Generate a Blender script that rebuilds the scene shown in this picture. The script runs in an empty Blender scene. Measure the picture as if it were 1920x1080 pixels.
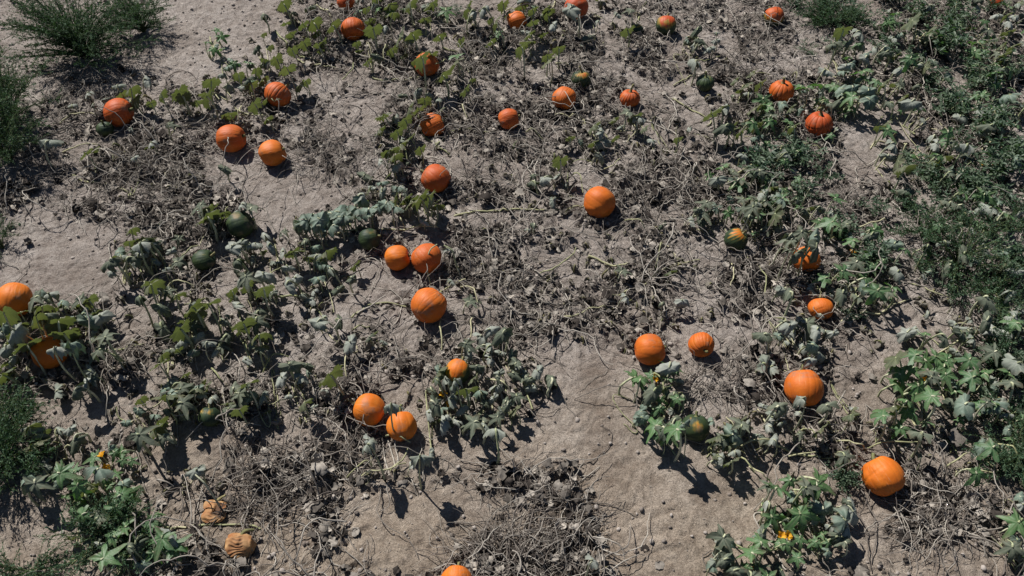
import bpy, math
import numpy as np
from mathutils import Matrix, Vector, Euler

scene = bpy.context.scene
COL = scene.collection
R = math.radians

# ------------------------------------------------------------------ camera, light
CAM_H, PITCH, FPX = 5.5, R(50), 1493.0
cam_d = bpy.data.cameras.new('camera'); cam = bpy.data.objects.new('camera', cam_d); COL.objects.link(cam)
cam.location = (0, 0, CAM_H); cam.rotation_euler = (R(90) - PITCH, 0, 0)
cam_d.sensor_width = 36; cam_d.lens = 36 * FPX / 1920; cam_d.clip_end = 1000
scene.camera = cam

SUN_EL = R(48); SH = (0.63, -0.777)           # direction shadows fall on the ground
w = bpy.data.worlds.new('World'); scene.world = w; w.use_nodes = True
wn = w.node_tree.nodes; bg = wn['Background']
sky = wn.new('ShaderNodeTexSky'); sky.sky_type = 'NISHITA'; sky.sun_disc = False
sky.altitude = 1600; sky.air_density = .75; sky.dust_density = .3; sky.sun_elevation = SUN_EL; sky.sun_rotation = math.atan2(-SH[0], -SH[1])
w.node_tree.links.new(sky.outputs[0], bg.inputs[0]); bg.inputs[1].default_value = 0.05
sl = bpy.data.lights.new('sun', 'SUN'); sl.energy = 5.0; sl.angle = R(0.5); sl.color = (1.0, 0.97, 0.935)
sun = bpy.data.objects.new('sun', sl); COL.objects.link(sun); sun.location = (-5, 8, 12)
sd = Vector((SH[0] * math.cos(SUN_EL), SH[1] * math.cos(SUN_EL), -math.sin(SUN_EL)))
sun.rotation_euler = sd.to_track_quat('-Z', 'Y').to_euler()
scene.view_settings.view_transform = 'Standard'; scene.view_settings.look = 'None'
scene.view_settings.exposure = 0.42; scene.view_settings.gamma = 1
scene.view_settings.use_curve_mapping = False
scene.cycles.diffuse_bounces = 2

rng = np.random.default_rng(11)

# ------------------------------------------------------------------ noise + helpers
def _hash(ix, iy, s):
    h = (ix.astype(np.int64) * 374761393 + iy.astype(np.int64) * 668265263 + s * 1442695041) & 0xFFFFFFFF
    h = ((h ^ (h >> 13)) * 1274126177) & 0xFFFFFFFF
    return ((h ^ (h >> 16)) & 0xFFFFFF) / float(0xFFFFFF)
def vnoise(x, y, s=0):
    x = np.asarray(x, float); y = np.asarray(y, float)
    ix = np.floor(x); iy = np.floor(y); fx = x - ix; fy = y - iy
    ux = fx * fx * fx * (fx * (fx * 6 - 15) + 10); uy = fy * fy * fy * (fy * (fy * 6 - 15) + 10)
    a = _hash(ix, iy, s); b = _hash(ix + 1, iy, s); c = _hash(ix, iy + 1, s); d = _hash(ix + 1, iy + 1, s)
    return (a + (b - a) * ux) * (1 - uy) + (c + (d - c) * ux) * uy       # 0..1
def fbm(x, y, s=0, o=3):
    t = 0; a = .5; n = 0
    for i in range(o):
        t = t + a * vnoise(x * 2 ** i + i * 7.3, y * 2 ** i - i * 3.1, s + i); n += a; a *= .55
    return t / n
def smooth(a, b, x):
    t = np.clip((x - a) / (b - a), 0, 1); return t * t * (3 - 2 * t)

CP, SP = math.cos(PITCH), math.sin(PITCH)
def to_px(x, y, z=0.0):
    rz = z - CAM_H
    d = y * CP - rz * SP; v = -y * SP - rz * CP
    return 960 + FPX * x / d, 540 + FPX * v / d, d
def at(px, py, z=0.0):
    u = (px - 960) / FPX; v = (py - 540) / FPX
    dx, dy, dz = u, CP - v * SP, -SP - v * CP
    t = (z - CAM_H) / dz
    return np.array([dx * t, dy * t, z]), t          # t = depth

# ---- where the field is bare and where dead growth has gathered (photo-plan ellipses on the ground)
BARE = [  # cx cy rx ry amount
 (440,40,110,70,1.1),(60,60,110,60,.9),(360,110,110,40,.8),(330,70,60,60,.8),(500,20,50,50,.6),(120,470,120,70,1.2),(60,520,120,40,.9),(520,360,70,60,.9),
 (440,330,50,30,.5),(560,410,60,30,.7),(640,190,90,60,.25),(640,260,60,50,.35),(1250,900,140,190,1.4),(1130,760,70,100,1.1),(920,835,110,45,1.1),(790,1000,120,70,1.0),
 (1290,1040,150,100,1.2),(1650,240,50,60,1.3),(1620,300,40,40,.8),(1590,1010,70,50,.9),(1780,1040,80,50,.7),(60,1000,110,90,1.1),(560,930,50,30,.3),
 (330,870,60,40,.7),(640,640,90,60,.5),(680,540,60,40,.6),(1700,640,90,50,.8),(1640,930,50,70,.7),(30,800,110,60,.6),(1210,250,40,40,.4),(1060,560,50,40,.5),(1150,430,60,60,.25),
 (1240,590,60,40,.2),(1840,870,60,60,.4),(700,140,60,50,.4),(960,0,60,18,.8),(860,10,40,20,.8),(330,800,90,40,.35),(1000,350,40,40,.3),(1100,300,50,40,.2),(1420,900,60,70,1.0),
 (900,700,50,30,.2),(200,760,90,40,.5),(420,900,40,30,.4),(690,960,60,40,.5)]
DEAD = [
 (300,330,180,80,.9),(560,270,110,70,.5),(900,330,110,80,.9),(1200,340,110,70,.8),(960,470,120,80,.7),(1150,520,200,110,.6),(300,700,150,60,.8),(540,850,110,130,.9),
 (560,1010,120,80,.8),(1000,990,130,90,2.2),(990,920,80,40,1.6),(960,1060,140,50,1.6),(1760,960,110,80,.9),(1350,720,70,50,.8),(720,80,240,90,.6),(1020,140,130,80,.5),(1330,150,110,60,.5),(1300,620,160,70,.6),
 (480,480,90,60,.3),(60,370,130,70,.8),(450,1000,90,60,.7),(820,620,120,60,.4),(1450,430,110,120,.5),(1600,600,130,80,.4),(1700,200,220,170,.4),(600,720,120,60,.6),(100,700,120,50,.7),
 (1560,850,110,60,.6),(1100,1040,60,60,.7),(400,420,120,60,.4),(880,180,120,90,.5)]
def litter_px(px, py):
    d = np.full(np.shape(px), .42)
    for cx, cy, rx, ry, a in DEAD: d = d + a * .62 * np.exp(-(((px - cx) / rx) ** 2 + ((py - cy) / ry) ** 2))
    for cx, cy, rx, ry, a in BARE: d = d - a * np.exp(-(((px - cx) / rx) ** 2 + ((py - cy) / ry) ** 2))
    return np.clip(d, 0, 1)
def litter(x, y):
    px, py, d = to_px(x, y)
    ok = (d > 1) & (np.abs(px - 960) < 1400) & (py > -300) & (py < 1500)
    l = litter_px(np.where(ok, px, 0), np.where(ok, py, 0))
    l = np.where(ok, l, .4)
    cl = smooth(.40, .60, fbm(x * 2.4, y * 2.9, 61, 4))
    return np.clip(l * (.20 + 1.30 * cl), 0, 1)
def hgt(x, y, l=None):
    if l is None: l = litter(x, y)
    wx = x + (vnoise(x * 5, y * 5, 91) - .5) * .12; wy = y + (vnoise(x * 5, y * 5, 92) - .5) * .12
    h = .05 * (fbm(x * .8, y * .8, 1, 2) - .5)
    h = h + (.024 + .026 * l) * (fbm(wx * 3.6, wy * 4.4, 5, 3) - .5) * 1.5
    rid = 1 - np.abs(fbm(wx * 7, wy * 8.5, 9, 2) * 2 - 1)
    h = h - (.006 + .020 * l) * smooth(.80, 1.0, rid)               # crust breaking into plates
    c = vnoise(wx * 19, wy * 19, 13)
    h = h + (.008 + .020 * l) * smooth(.52, .9, c)                  # clods
    c2 = vnoise(wx * 34, wy * 34, 17)
    h = h + (.011 + .012 * l) * (c2 - .5)
    pit = vnoise(wx * 11 + 3, wy * 11, 23)
    h = h - (.006 + .030 * l) * smooth(.68, .90, pit)
    return h
def h1(x, y): return float(hgt(np.array([x]), np.array([y]))[0])

def mesh_np(name, V, Q=None, T=None, mat=None, smoothf=True, attrs=None, mats=None, midx=None):
    me = bpy.data.meshes.new(name)
    V = np.asarray(V, np.float32)
    parts = []; tot = []
    if Q is not None and len(Q): parts.append(np.asarray(Q, np.int32).ravel()); tot.append(np.full(len(Q), 4, np.int32))
    if T is not None and len(T): parts.append(np.asarray(T, np.int32).ravel()); tot.append(np.full(len(T), 3, np.int32))
    li = np.concatenate(parts); lt = np.concatenate(tot); ls = np.concatenate([[0], np.cumsum(lt)[:-1]]).astype(np.int32)
    me.vertices.add(len(V)); me.vertices.foreach_set('co', V.ravel())
    me.loops.add(len(li)); me.loops.foreach_set('vertex_index', li)
    me.polygons.add(len(lt)); me.polygons.foreach_set('loop_start', ls)
    try: me.polygons.foreach_set('loop_total', lt)
    except Exception: pass
    me.update(calc_edges=True)
    if smoothf: me.polygons.foreach_set('use_smooth', np.ones(len(lt), bool))
    for k, a in (attrs or {}).items():
        at_ = me.attributes.new(k, 'FLOAT', 'POINT'); at_.data.foreach_set('value', np.asarray(a, np.float32))
    if mat: me.materials.append(mat)
    return me
def obj(name, me, parent=None, loc=None, rot=None, scale=None, kind=None):
    o = bpy.data.objects.new(name, me); COL.objects.link(o)
    if parent is not None: o.parent = parent
    if loc is not None: o.location = loc
    if rot is not None: o.rotation_euler = rot
    if scale is not None: o.scale = scale
    if kind: o['kind'] = kind
    return o
def thing(name, label, cat, loc, group=None, rz=0):
    o = obj(name, None, loc=loc, rot=(0, 0, rz)); o.empty_display_size = .1
    o['label'] = label; o['category'] = cat
    if group: o['group'] = group
    return o
class Soup:
    def __init__(s): s.V = []; s.Q = []; s.T = []; s.n = 0; s.A = []
    def add(s, V, Q=None, T=None, a=0.0):
        V = np.asarray(V).reshape(-1, 3)
        if Q is not None and len(Q): s.Q.append(np.asarray(Q) + s.n)
        if T is not None and len(T): s.T.append(np.asarray(T) + s.n)
        s.A.append(np.broadcast_to(np.asarray(a, float), (len(V),)) if np.ndim(a) == 0 else np.asarray(a))
        s.V.append(V); s.n += len(V)
    def mesh(s, name, mat, smoothf=True):
        return mesh_np(name, np.concatenate(s.V), np.concatenate(s.Q) if s.Q else None, np.concatenate(s.T) if s.T else None,
                       mat, smoothf, {'var': np.concatenate(s.A)})
def tubes(P, rad, sides=5):
    """P (m,n,3) centre lines, rad (m,n) -> verts, quads (open-ended tubes, closed by tapering)"""
    P = np.asarray(P, float); m, n, _ = P.shape; rad = np.broadcast_to(rad, (m, n))
    T = np.gradient(P, axis=1); T /= np.linalg.norm(T, axis=2, keepdims=True) + 1e-9
    up = np.zeros_like(T); up[..., 2] = 1
    steep = np.abs(T[..., 2]) > .93; up[steep] = (0, 1, 0)
    A = np.cross(T, up); A /= np.linalg.norm(A, axis=2, keepdims=True) + 1e-9
    B = np.cross(A, T)
    an = np.arange(sides) * 2 * np.pi / sides
    V = P[:, :, None, :] + rad[:, :, None, None] * (np.cos(an)[None, None, :, None] * A[:, :, None, :] + np.sin(an)[None, None, :, None] * B[:, :, None, :])
    i = (np.arange(m)[:, None, None] * n + np.arange(n - 1)[None, :, None]) * sides
    k = np.arange(sides)[None, None, :]; k2 = (k + 1) % sides
    Q = np.stack([i + k, i + k2, i + sides + k2, i + sides + k], -1).reshape(-1, 4)
    return V.reshape(-1, 3), Q
def spline(pts, n):
    pts = np.asarray(pts, float)
    if len(pts) == 2: pts = np.array([pts[0], (pts[0] + pts[1]) / 2, pts[1]])
    p = np.vstack([2 * pts[0] - pts[1], pts, 2 * pts[-1] - pts[-2]])
    t = np.linspace(0, len(pts) - 1 - 1e-6, n); i = t.astype(int); f = (t - i)[:, None]
    a, b, c, d = p[i], p[i + 1], p[i + 2], p[i + 3]
    return .5 * (2 * b + (c - a) * f + (2 * a - 5 * b + 4 * c - d) * f ** 2 + (3 * b - a - 3 * c + d) * f ** 3)

# ------------------------------------------------------------------ materials
class M:
    def __init__(s, name):
        s.m = bpy.data.materials.new(name); s.m.use_nodes = True; s.t = s.m.node_tree; s.b = s.t.nodes['Principled BSDF']
    def n(s, t, **k):
        x = s.t.nodes.new('ShaderNode' + t)
        for a, v in k.items(): setattr(x, a, v)
        return x
    def l(s, a, b): s.t.links.new(a, b)
    def ramp(s, fac, stops):
        r = s.n('ValToRGB'); s.l(fac, r.inputs[0]); e = r.color_ramp.elements
        while len(e) < len(stops): e.new(.5)
        for i, (p, c) in enumerate(stops): e[i].position = p; e[i].color = (*c, 1) if len(c) == 3 else c
        return r.outputs[0]
    def noise(s, scale, detail=4, rough=.55, coord=None, dist=0):
        x = s.n('TexNoise'); x.inputs['Scale'].default_value = scale; x.inputs['Detail'].default_value = detail; x.inputs['Roughness'].default_value = rough
        x.inputs['Distortion'].default_value = dist
        if coord is not None: s.l(coord, x.inputs['Vector'])
        return x.outputs[0]
    def mix(s, f, a, b, mode='MIX'):
        x = s.n('Mix', data_type='RGBA', blend_type=mode)
        for v, i in ((f, 0), (a, 6), (b, 7)):
            if hasattr(v, 'is_linked'): s.l(v, x.inputs[i])
            else: x.inputs[i].default_value = v if i == 0 else (*v, 1)
        return x.outputs[2]
    def math(s, op, a, b=None, clamp=False):
        x = s.n('Math', operation=op, use_clamp=clamp)
        for i, v in enumerate((a, b)):
            if v is None: continue
            if hasattr(v, 'is_linked'): s.l(v, x.inputs[i])
            else: x.inputs[i].default_value = v
        return x.outputs[0]
    def attr(s, n): return s.n('Attribute', attribute_name=n).outputs['Fac']
    def bump(s, h, dist, st=1.0, prev=None):
        b = s.n('Bump'); b.inputs['Strength'].default_value = st; b.inputs['Distance'].default_value = dist; s.l(h, b.inputs['Height'])
        if prev is not None: s.l(prev, b.inputs['Normal'])
        return b.outputs[0]
    def base(s, c, rough=.8, spec=.3):
        if hasattr(c, 'is_linked'): s.l(c, s.b.inputs['Base Color'])
        else: s.b.inputs['Base Color'].default_value = (*c, 1)
        s.b.inputs['Roughness'].default_value = rough; s.b.inputs['Specular IOR Level'].default_value = spec

def soil():
    m = M('soil'); geo = m.n('NewGeometry').outputs['Position']
    lit = m.attr('litter'); damp = m.attr('damp')
    n1 = m.noise(.9, 5, .6, geo); n2 = m.noise(9, 6, .65, geo); n3 = m.noise(60, 4, .6, geo)
    c = m.ramp(n1, [(.3, (.305, .266, .232)), (.5, (.378, .337, .299)), (.7, (.445, .407, .370))])
    c = m.mix(m.ramp(n2, [(.36, (0, 0, 0)), (.66, (1, 1, 1))]), m.mix(1, c, (.74, .71, .69), 'MULTIPLY'), m.mix(1, c, (1.16, 1.16, 1.16), 'MULTIPLY'))
    c = m.mix(m.math('MULTIPLY', m.ramp(n3, [(.40, (0, 0, 0)), (.60, (1, 1, 1))]), .8), m.mix(1, c, (.82, .81, .80), 'MULTIPLY'), m.mix(1, c, (1.2, 1.2, 1.2), 'MULTIPLY'))
    sp = m.n('SeparateXYZ'); m.l(geo, sp.inputs[0])      # sandier loam at the near end, greyer crust farther up the field
    bl = m.math('ADD', m.math('MULTIPLY', sp.outputs[1], .16), m.math('MULTIPLY', m.noise(.7, 3, .5, geo), .6))
    c = m.mix(m.ramp(bl, [(.62, (0, 0, 0)), (1.0, (1, 1, 1))]), m.mix(1, c, (1.06, .99, .88), 'MULTIPLY'), m.mix(1, c, (1.0, .99, .99), 'MULTIPLY'))
    # decayed plant dust where the vines have died
    f = m.math('MULTIPLY', lit, m.ramp(m.noise(14, 5, .7, geo), [(.42, (0, 0, 0)), (.62, (1, 1, 1))]))
    c = m.mix(m.math('MULTIPLY', f, .80), c, (.075, .063, .055))
    c = m.mix(m.math('MULTIPLY', damp, m.ramp(m.noise(6, 3, .5, geo), [(.3, (.3,) * 3), (.6, (1, 1, 1))])), c, (.135, .095, .066))
    # small chips of chaff
    vo = m.n('TexVoronoi'); vo.inputs['Scale'].default_value = 42; m.l(geo, vo.inputs['Vector'])
    chip = m.ramp(vo.outputs['Distance'], [(.10, (1, 1, 1)), (.16, (0, 0, 0))])
    pick = m.ramp(m.n('SeparateColor').outputs[0], [(.0, (0, 0, 0)), (1, (1, 1, 1))])
    sep = m.n('SeparateColor'); m.l(vo.outputs['Color'], sep.inputs[0])
    f2 = m.math('MULTIPLY', chip, m.math('GREATER_THAN', sep.outputs[0], .55))
    c = m.mix(f2, c, m.ramp(sep.outputs[1], [(.3, (.07, .055, .045)), (.8, (.34, .30, .25))]))
    m.base(c, .95, .15)
    hb = m.bump(m.noise(22, 7, .75, geo), .036, 1.0)
    hb = m.bump(m.noise(75, 5, .75, geo), .016, 1.0, hb)
    m.l(hb, m.b.inputs['Normal']); return m.m
def leafmat(name, lo, hi, vein, trans, rough=.6, spec=.35, tr=.45, dust=0.0):
    m = M(name); oi = m.n('ObjectInfo').outputs['Random']; co = m.n('TexCoord').outputs['Object']
    c = m.mix(oi, lo, hi)
    n = m.noise(35, 4, .6, co)
    c = m.mix(m.ramp(n, [(.35, (0, 0, 0)), (.68, (1, 1, 1))]), m.mix(1, c, (.72, .76, .7), 'MULTIPLY'), m.mix(1, c, (1.25, 1.2, 1.15), 'MULTIPLY'))
    v = m.attr('vein'); c = m.mix(m.math('MULTIPLY', v, .75), c, vein)
    e = m.attr('edge')      # browned margin
    c = m.mix(m.math('MULTIPLY', m.math('MULTIPLY', e, m.ramp(m.noise(18, 3, .6, co), [(.45, (0, 0, 0)), (.6, (1, 1, 1))])), .8), c, (.13, .10, .055))
    if dust:
        c = m.mix(m.math('MULTIPLY', m.ramp(m.noise(11, 5, .65, co), [(.3, (.25,) * 3), (.7, (1, 1, 1))]), dust), c, (.35, .355, .32))
    m.base(c, rough, spec)
    m.l(m.bump(m.noise(60, 3, .6, co), .004, .6), m.b.inputs['Normal'])
    t = m.n('BsdfTranslucent'); t.inputs[0].default_value = (*trans, 1)
    mx = m.n('MixShader'); mx.inputs[0].default_value = tr
    out = m.t.nodes['Material Output']; m.l(m.b.outputs[0], mx.inputs[1]); m.l(t.outputs[0], mx.inputs[2]); m.l(mx.outputs[0], out.inputs[0])
    return m.m
def simple(name, lo, hi, rough=.8, spec=.2, scale=30, var='var', trans=None, tr=.3):
    m = M(name); co = m.n('TexCoord').outputs['Object']
    v = m.attr(var) if var else m.n('ObjectInfo').outputs['Random']
    c = m.mix(v, lo, hi); n = m.noise(scale, 4, .6, co)
    c = m.mix(m.ramp(n, [(.35, (0, 0, 0)), (.65, (1, 1, 1))]), m.mix(1, c, (.7, .7, .7), 'MULTIPLY'), m.mix(1, c, (1.2, 1.2, 1.2), 'MULTIPLY'))
    m.base(c, rough, spec); m.l(m.bump(n, .004, .5), m.b.inputs['Normal'])
    if trans:
        t = m.n('BsdfTranslucent'); t.inputs[0].default_value = (*trans, 1); mx = m.n('MixShader'); mx.inputs[0].default_value = tr
        out = m.t.nodes['Material Output']; m.l(m.b.outputs[0], mx.inputs[1]); m.l(t.outputs[0], mx.inputs[2]); m.l(mx.outputs[0], out.inputs[0])
    return m.m
def rindmat():
    m = M('pumpkin_rind'); co = m.n('TexCoord').outputs['Object']; oi = m.n('ObjectInfo').outputs['Random']
    ripe = m.attr('ripe'); cork = m.attr('cork'); dirt = m.attr('dirt')
    o = m.mix(m.attr('hue'), (.40, .058, .012), (.60, .150, .012))
    o = m.mix(m.ramp(m.noise(9, 4, .6, co), [(.3, (0, 0, 0)), (.7, (1, 1, 1))]), m.mix(1, o, (.86, .78, .8), 'MULTIPLY'), m.mix(1, o, (1.08, 1.18, 1.1), 'MULTIPLY'))
    o = m.mix(m.ramp(m.noise(5, 5, .7, co), [(.52, (0, 0, 0)), (.68, (.6, .6, .6))]), o, (.56, .20, .035))
    o = m.mix(m.ramp(m.noise(30, 3, .6, co), [(.64, (0, 0, 0)), (.72, (.7, .7, .7))]), o, (.30, .14, .06))
    g = m.mix(m.ramp(m.noise(14, 3, .5, co), [(.4, (0, 0, 0)), (.6, (1, 1, 1))]), (.018, .034, .018), (.040, .062, .022))
    y = (.30, .19, .03)
    r2 = m.math('ADD', ripe, m.math('MULTIPLY', m.math('SUBTRACT', m.noise(16, 4, .6, co), .5), .45))
    c = m.mix(m.ramp(r2, [(.15, (0, 0, 0)), (.5, (1, 1, 1))]), g, y)
    c = m.mix(m.ramp(r2, [(.45, (0, 0, 0)), (.72, (1, 1, 1))]), c, o)
    c = m.mix(m.math('MULTIPLY', m.math('MULTIPLY', cork, m.ramp(m.noise(26, 3, .6, co), [(.35, (0, 0, 0)), (.6, (1, 1, 1))])), m.math('MULTIPLY', ripe, .55)), c, (.60, .30, .16))
    c = m.mix(m.math('MULTIPLY', dirt, m.ramp(m.noise(20, 4, .6, co), [(.4, (0, 0, 0)), (.6, (1, 1, 1))])), c, (.20, .14, .10))
    m.base(c, .58, .28)
    m.l(m.bump(m.noise(45, 4, .6, co), .003, .5), m.b.inputs['Normal']); return m.m

MAT = dict(
 soil=soil(),
 rind=rindmat(),
 g=leafmat('fresh_green_leaf', (.035, .120, .036), (.070, .175, .048), (.17, .23, .11), (.09, .22, .03), .5, .4, .30, .12),
 d=leafmat('dusty_grey_leaf', (.095, .125, .088), (.285, .305, .275), (.33, .35, .28), (.07, .09, .04), .75, .25, .16, .45),
 h=leafmat('dark_dusty_leaf', (.040, .062, .036), (.105, .125, .085), (.19, .20, .14), (.06, .08, .03), .75, .2, .22, .15),
 b=leafmat('blue_green_leaf', (.065, .120, .085), (.140, .210, .160), (.22, .27, .2), (.06, .10, .04), .6, .3, .20, .25),
 o=leafmat('olive_leaf', (.058, .082, .034), (.105, .112, .052), (.20, .22, .10), (.115, .145, .032), .6, .3, .36, .18),
 x=leafmat('dry_brown_leaf', (.120, .098, .080), (.215, .185, .155), (.24, .2, .16), (.08, .06, .03), .9, .1, .15, .25),
 petiole=simple('petiole_skin', (.30, .33, .17), (.50, .49, .34), .55, .3, 25, None),
 vine=simple('vine_skin', (.24, .25, .12), (.44, .41, .25), .65, .25, 22, None),
 dryvine=simple('dry_vine_skin', (.12, .10, .085), (.44, .40, .34), .85, .15, 22, 'var'),
 crumb=simple('dead_leaf_crumbs', (.034, .028, .024), (.38, .34, .29), .92, .1, 40, 'var'),
 clod=simple('soil_clods', (.17, .142, .120), (.35, .31, .275), .95, .1, 30, 'var'),
 stalk=simple('pumpkin_stalk_skin', (.12, .13, .05), (.22, .19, .09), .75, .25, 30, None),
 petal=simple('blossom_petal', (.75, .34, .015), (.80, .45, .03), .6, .3, 30, None, (.8, .4, .02), .35),
 weed=simple('feathery_weed_foliage', (.022, .060, .030), (.110, .180, .095), .7, .3, 6, 'var', (.05, .11, .02), .25),
 leafy=simple('leafy_weed_foliage', (.028, .064, .032), (.125, .165, .100), .55, .4, 6, 'var', (.07, .16, .03), .3),
 stem=simple('weed_stem_skin', (.035, .060, .022), (.075, .095, .04), .8, .2, 20, None),
 rot=None)

# ------------------------------------------------------------------ ground (one sheet to the horizon)
def axis(a, b, step, far):
    c = np.arange(a, b + 1e-6, step); g = step; lo = []; hi = []
    x = 0
    while x < far: g *= 1.28; x += g; lo.append(x)
    lo = np.array(lo)
    return np.concatenate([a - lo[::-1], c, c[-1] + lo])
gx = axis(-7.4, 7.4, .0175, 350); gy = axis(1.5, 10.9, .0175, 350)
X, Y = np.meshgrid(gx, gy); L = litter(X.ravel(), Y.ravel()); Z = hgt(X.ravel(), Y.ravel(), L)
farx = np.abs(X.ravel()) + np.abs(Y.ravel() - 6); Z = Z * (1 - smooth(16, 60, farx))
PX, PY, _ = to_px(X.ravel(), np.maximum(Y.ravel(), 1.0))
damp = np.zeros(len(Z))
for cx, cy, rx, ry, a in [(1120,800,30,80,.5),(1335,925,45,40,.45),(1160,880,40,40,.3),(950,170,20,15,.2),(150,510,30,20,.35),(1110,700,30,30,.4)]:
    damp += a * np.exp(-(((PX - cx) / rx) ** 2 + ((PY - cy) / ry) ** 2) ** 1.3)
nx, ny = len(gx), len(gy)
i = (np.arange(ny - 1)[:, None] * nx + np.arange(nx - 1)[None, :]).ravel()
g_me = mesh_np('ground', np.stack([X.ravel(), Y.ravel(), Z], 1), np.stack([i, i + 1, i + nx + 1, i + nx], 1), None, MAT['soil'], True, {'litter': L, 'damp': np.clip(damp, 0, 1)})
ground = obj('ground', g_me, kind='structure'); ground['label'] = 'dry crusted grey brown soil of the pumpkin field'

# ------------------------------------------------------------------ pumpkins
# px, py, width px, ripeness, line angle (deg, image, direction of the ribs), stem tilt up, stem?, label, tall
PK = [
 (648,3,34,1,100,.2,0,'orange pumpkin cut off by the top edge, above the dark ribbed one'),
 (661,53,45,1,95,.2,0,'orange pumpkin with upright ribs near the top edge, left of two olive leaves'),
 (799,121,47,.95,110,.2,0,'shaded reddish pumpkin with a vine across its foot and a drooping leaf below'),
 (969,38,38,.95,30,.2,0,'pumpkin half buried in vines at the top, right of the bare strip'),
 (1081,14,45,1,60,.2,0,'pumpkin at the top edge with a grey leaf lying over its left side'),
 (1250,47,38,.62,80,.6,0,'orange pumpkin with a green underside near the top edge'),
 (1195,56,24,.30,90,.7,0,'tiny green and yellow pumpkin left of the green-bottomed orange one'),
 (1452,30,37,.9,100,.3,0,'orange pumpkin with a dark scar near the top, right of open soil'),
 (1870,2,26,1,60,.2,0,'pumpkin barely showing at the top right corner among weeds'),
 (222,209,54,1,5,.15,0,'orange pumpkin with level ribs beside the big feathery weed, small green one at its foot'),
 (197,241,31,.04,60,.75,1,'small dark green pumpkin tucked under the left side of an orange one'),
 (433,258,52,1,3,.12,0,'orange pumpkin with level ribs and a dark olive leaf standing behind it'),
 (521,177,49,.97,50,.35,1,'reddish pumpkin with a pale stalk and vines curled in front of it'),
 (511,287,51,.96,25,.2,0,'light orange pumpkin alone at the edge of dry litter, lower of a left-hand pair'),
 (811,234,48,1,20,.2,0,'orange pumpkin ringed by olive leaves and an arching stalk on its left'),
 (817,333,54,1,150,.2,0,'orange pumpkin with a curved crease and pale vines over its right side'),
 (954,223,40,.98,10,.2,0,'small narrow orange pumpkin on dry vines with its shadow on bare soil'),
 (1058,184,45,.98,70,.2,0,'orange pumpkin with a dry stalk hanging down its right side'),
 (1090,148,37,.42,90,.85,1,'green and orange mottled pumpkin with an upright stalk'),
 (1181,184,38,1,90,.75,1,'small smooth orange pumpkin showing its stalk hollow on top'),
 (1322,155,35,.36,90,.9,1,'green pumpkin yellowing at the top under a thick dark stalk'),
 (1465,170,46,1,90,.9,1,'pale orange ribbed pumpkin with a green stalk above round green leaves'),
 (1535,232,51,1,90,.75,1,'orange pumpkin with stalk on top and a green leaf shading its foot'),
 (1124,379,60,1,120,.2,0,'large smooth orange pumpkin alone at the end of a straight vine'),
 (451,420,51,.06,20,.3,0,'large dark green pumpkin with olive top behind grey leaves'),
 (382,487,41,.08,10,.5,0,'round dark green pumpkin on open soil at left'),
 (692,448,42,.02,15,.3,0,'dark green pumpkin below the row of blue green leaves'),
 (746,483,49,1,10,.15,0,'smaller orange pumpkin touching a larger one at its right'),
 (799,484,59,1,125,.15,0,'orange pumpkin with a pale arching stalk across its face'),
 (804,572,66,1,55,.15,0,'large orange pumpkin with slanting ribs below the touching pair'),
 (25,562,64,.97,95,.15,0,'big orange pumpkin at the left edge behind leafy vines'),
 (92,661,63,.95,20,.15,0,'orange pumpkin at the left edge shaded by leaves and crossed by a vine'),
 (1380,448,44,.42,5,.55,0,'green striped pumpkin with an orange top'),
 (1512,486,51,.93,80,.2,0,'dark reddish pumpkin sunk in the shade of weeds under one grey leaf'),
 (1540,578,46,1,90,.3,0,'bright orange pumpkin with a dry vine crown and grey leaves at its foot'),
 (1218,654,61,1,5,.12,0,'orange pumpkin with level ribs, left of a pair on the sandy slope'),
 (1316,645,49,1,80,-.25,1,'smaller orange pumpkin with its stalk facing down the slope'),
 (858,696,49,.66,70,.4,0,'glossy orange pumpkin with a green foot among grey leaves'),
 (692,768,62,1,155,.15,0,'orange pumpkin with long slanting ribs, left of two resting together'),
 (754,798,57,1,100,.45,0,'orange pumpkin with a dark leaf shadow, right of two resting together'),
 (1509,727,72,1,90,.4,0,'very large orange pumpkin with a grey leaf against its lower edge'),
 (1657,892,76,1,110,.2,0,'largest bright orange pumpkin with clear ribs and long shadow at lower right'),
 (856,1090,62,1,85,.2,0,'orange pumpkin cut off by the bottom edge'),
 (391,781,40,.30,80,.6,0,'small dark green pumpkin with a yellow top in the shaded leaves at lower left'),
 (1305,801,52,.30,90,.8,0,'green pumpkin with an orange yellow crown hanging over the sandy track'),
]
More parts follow.
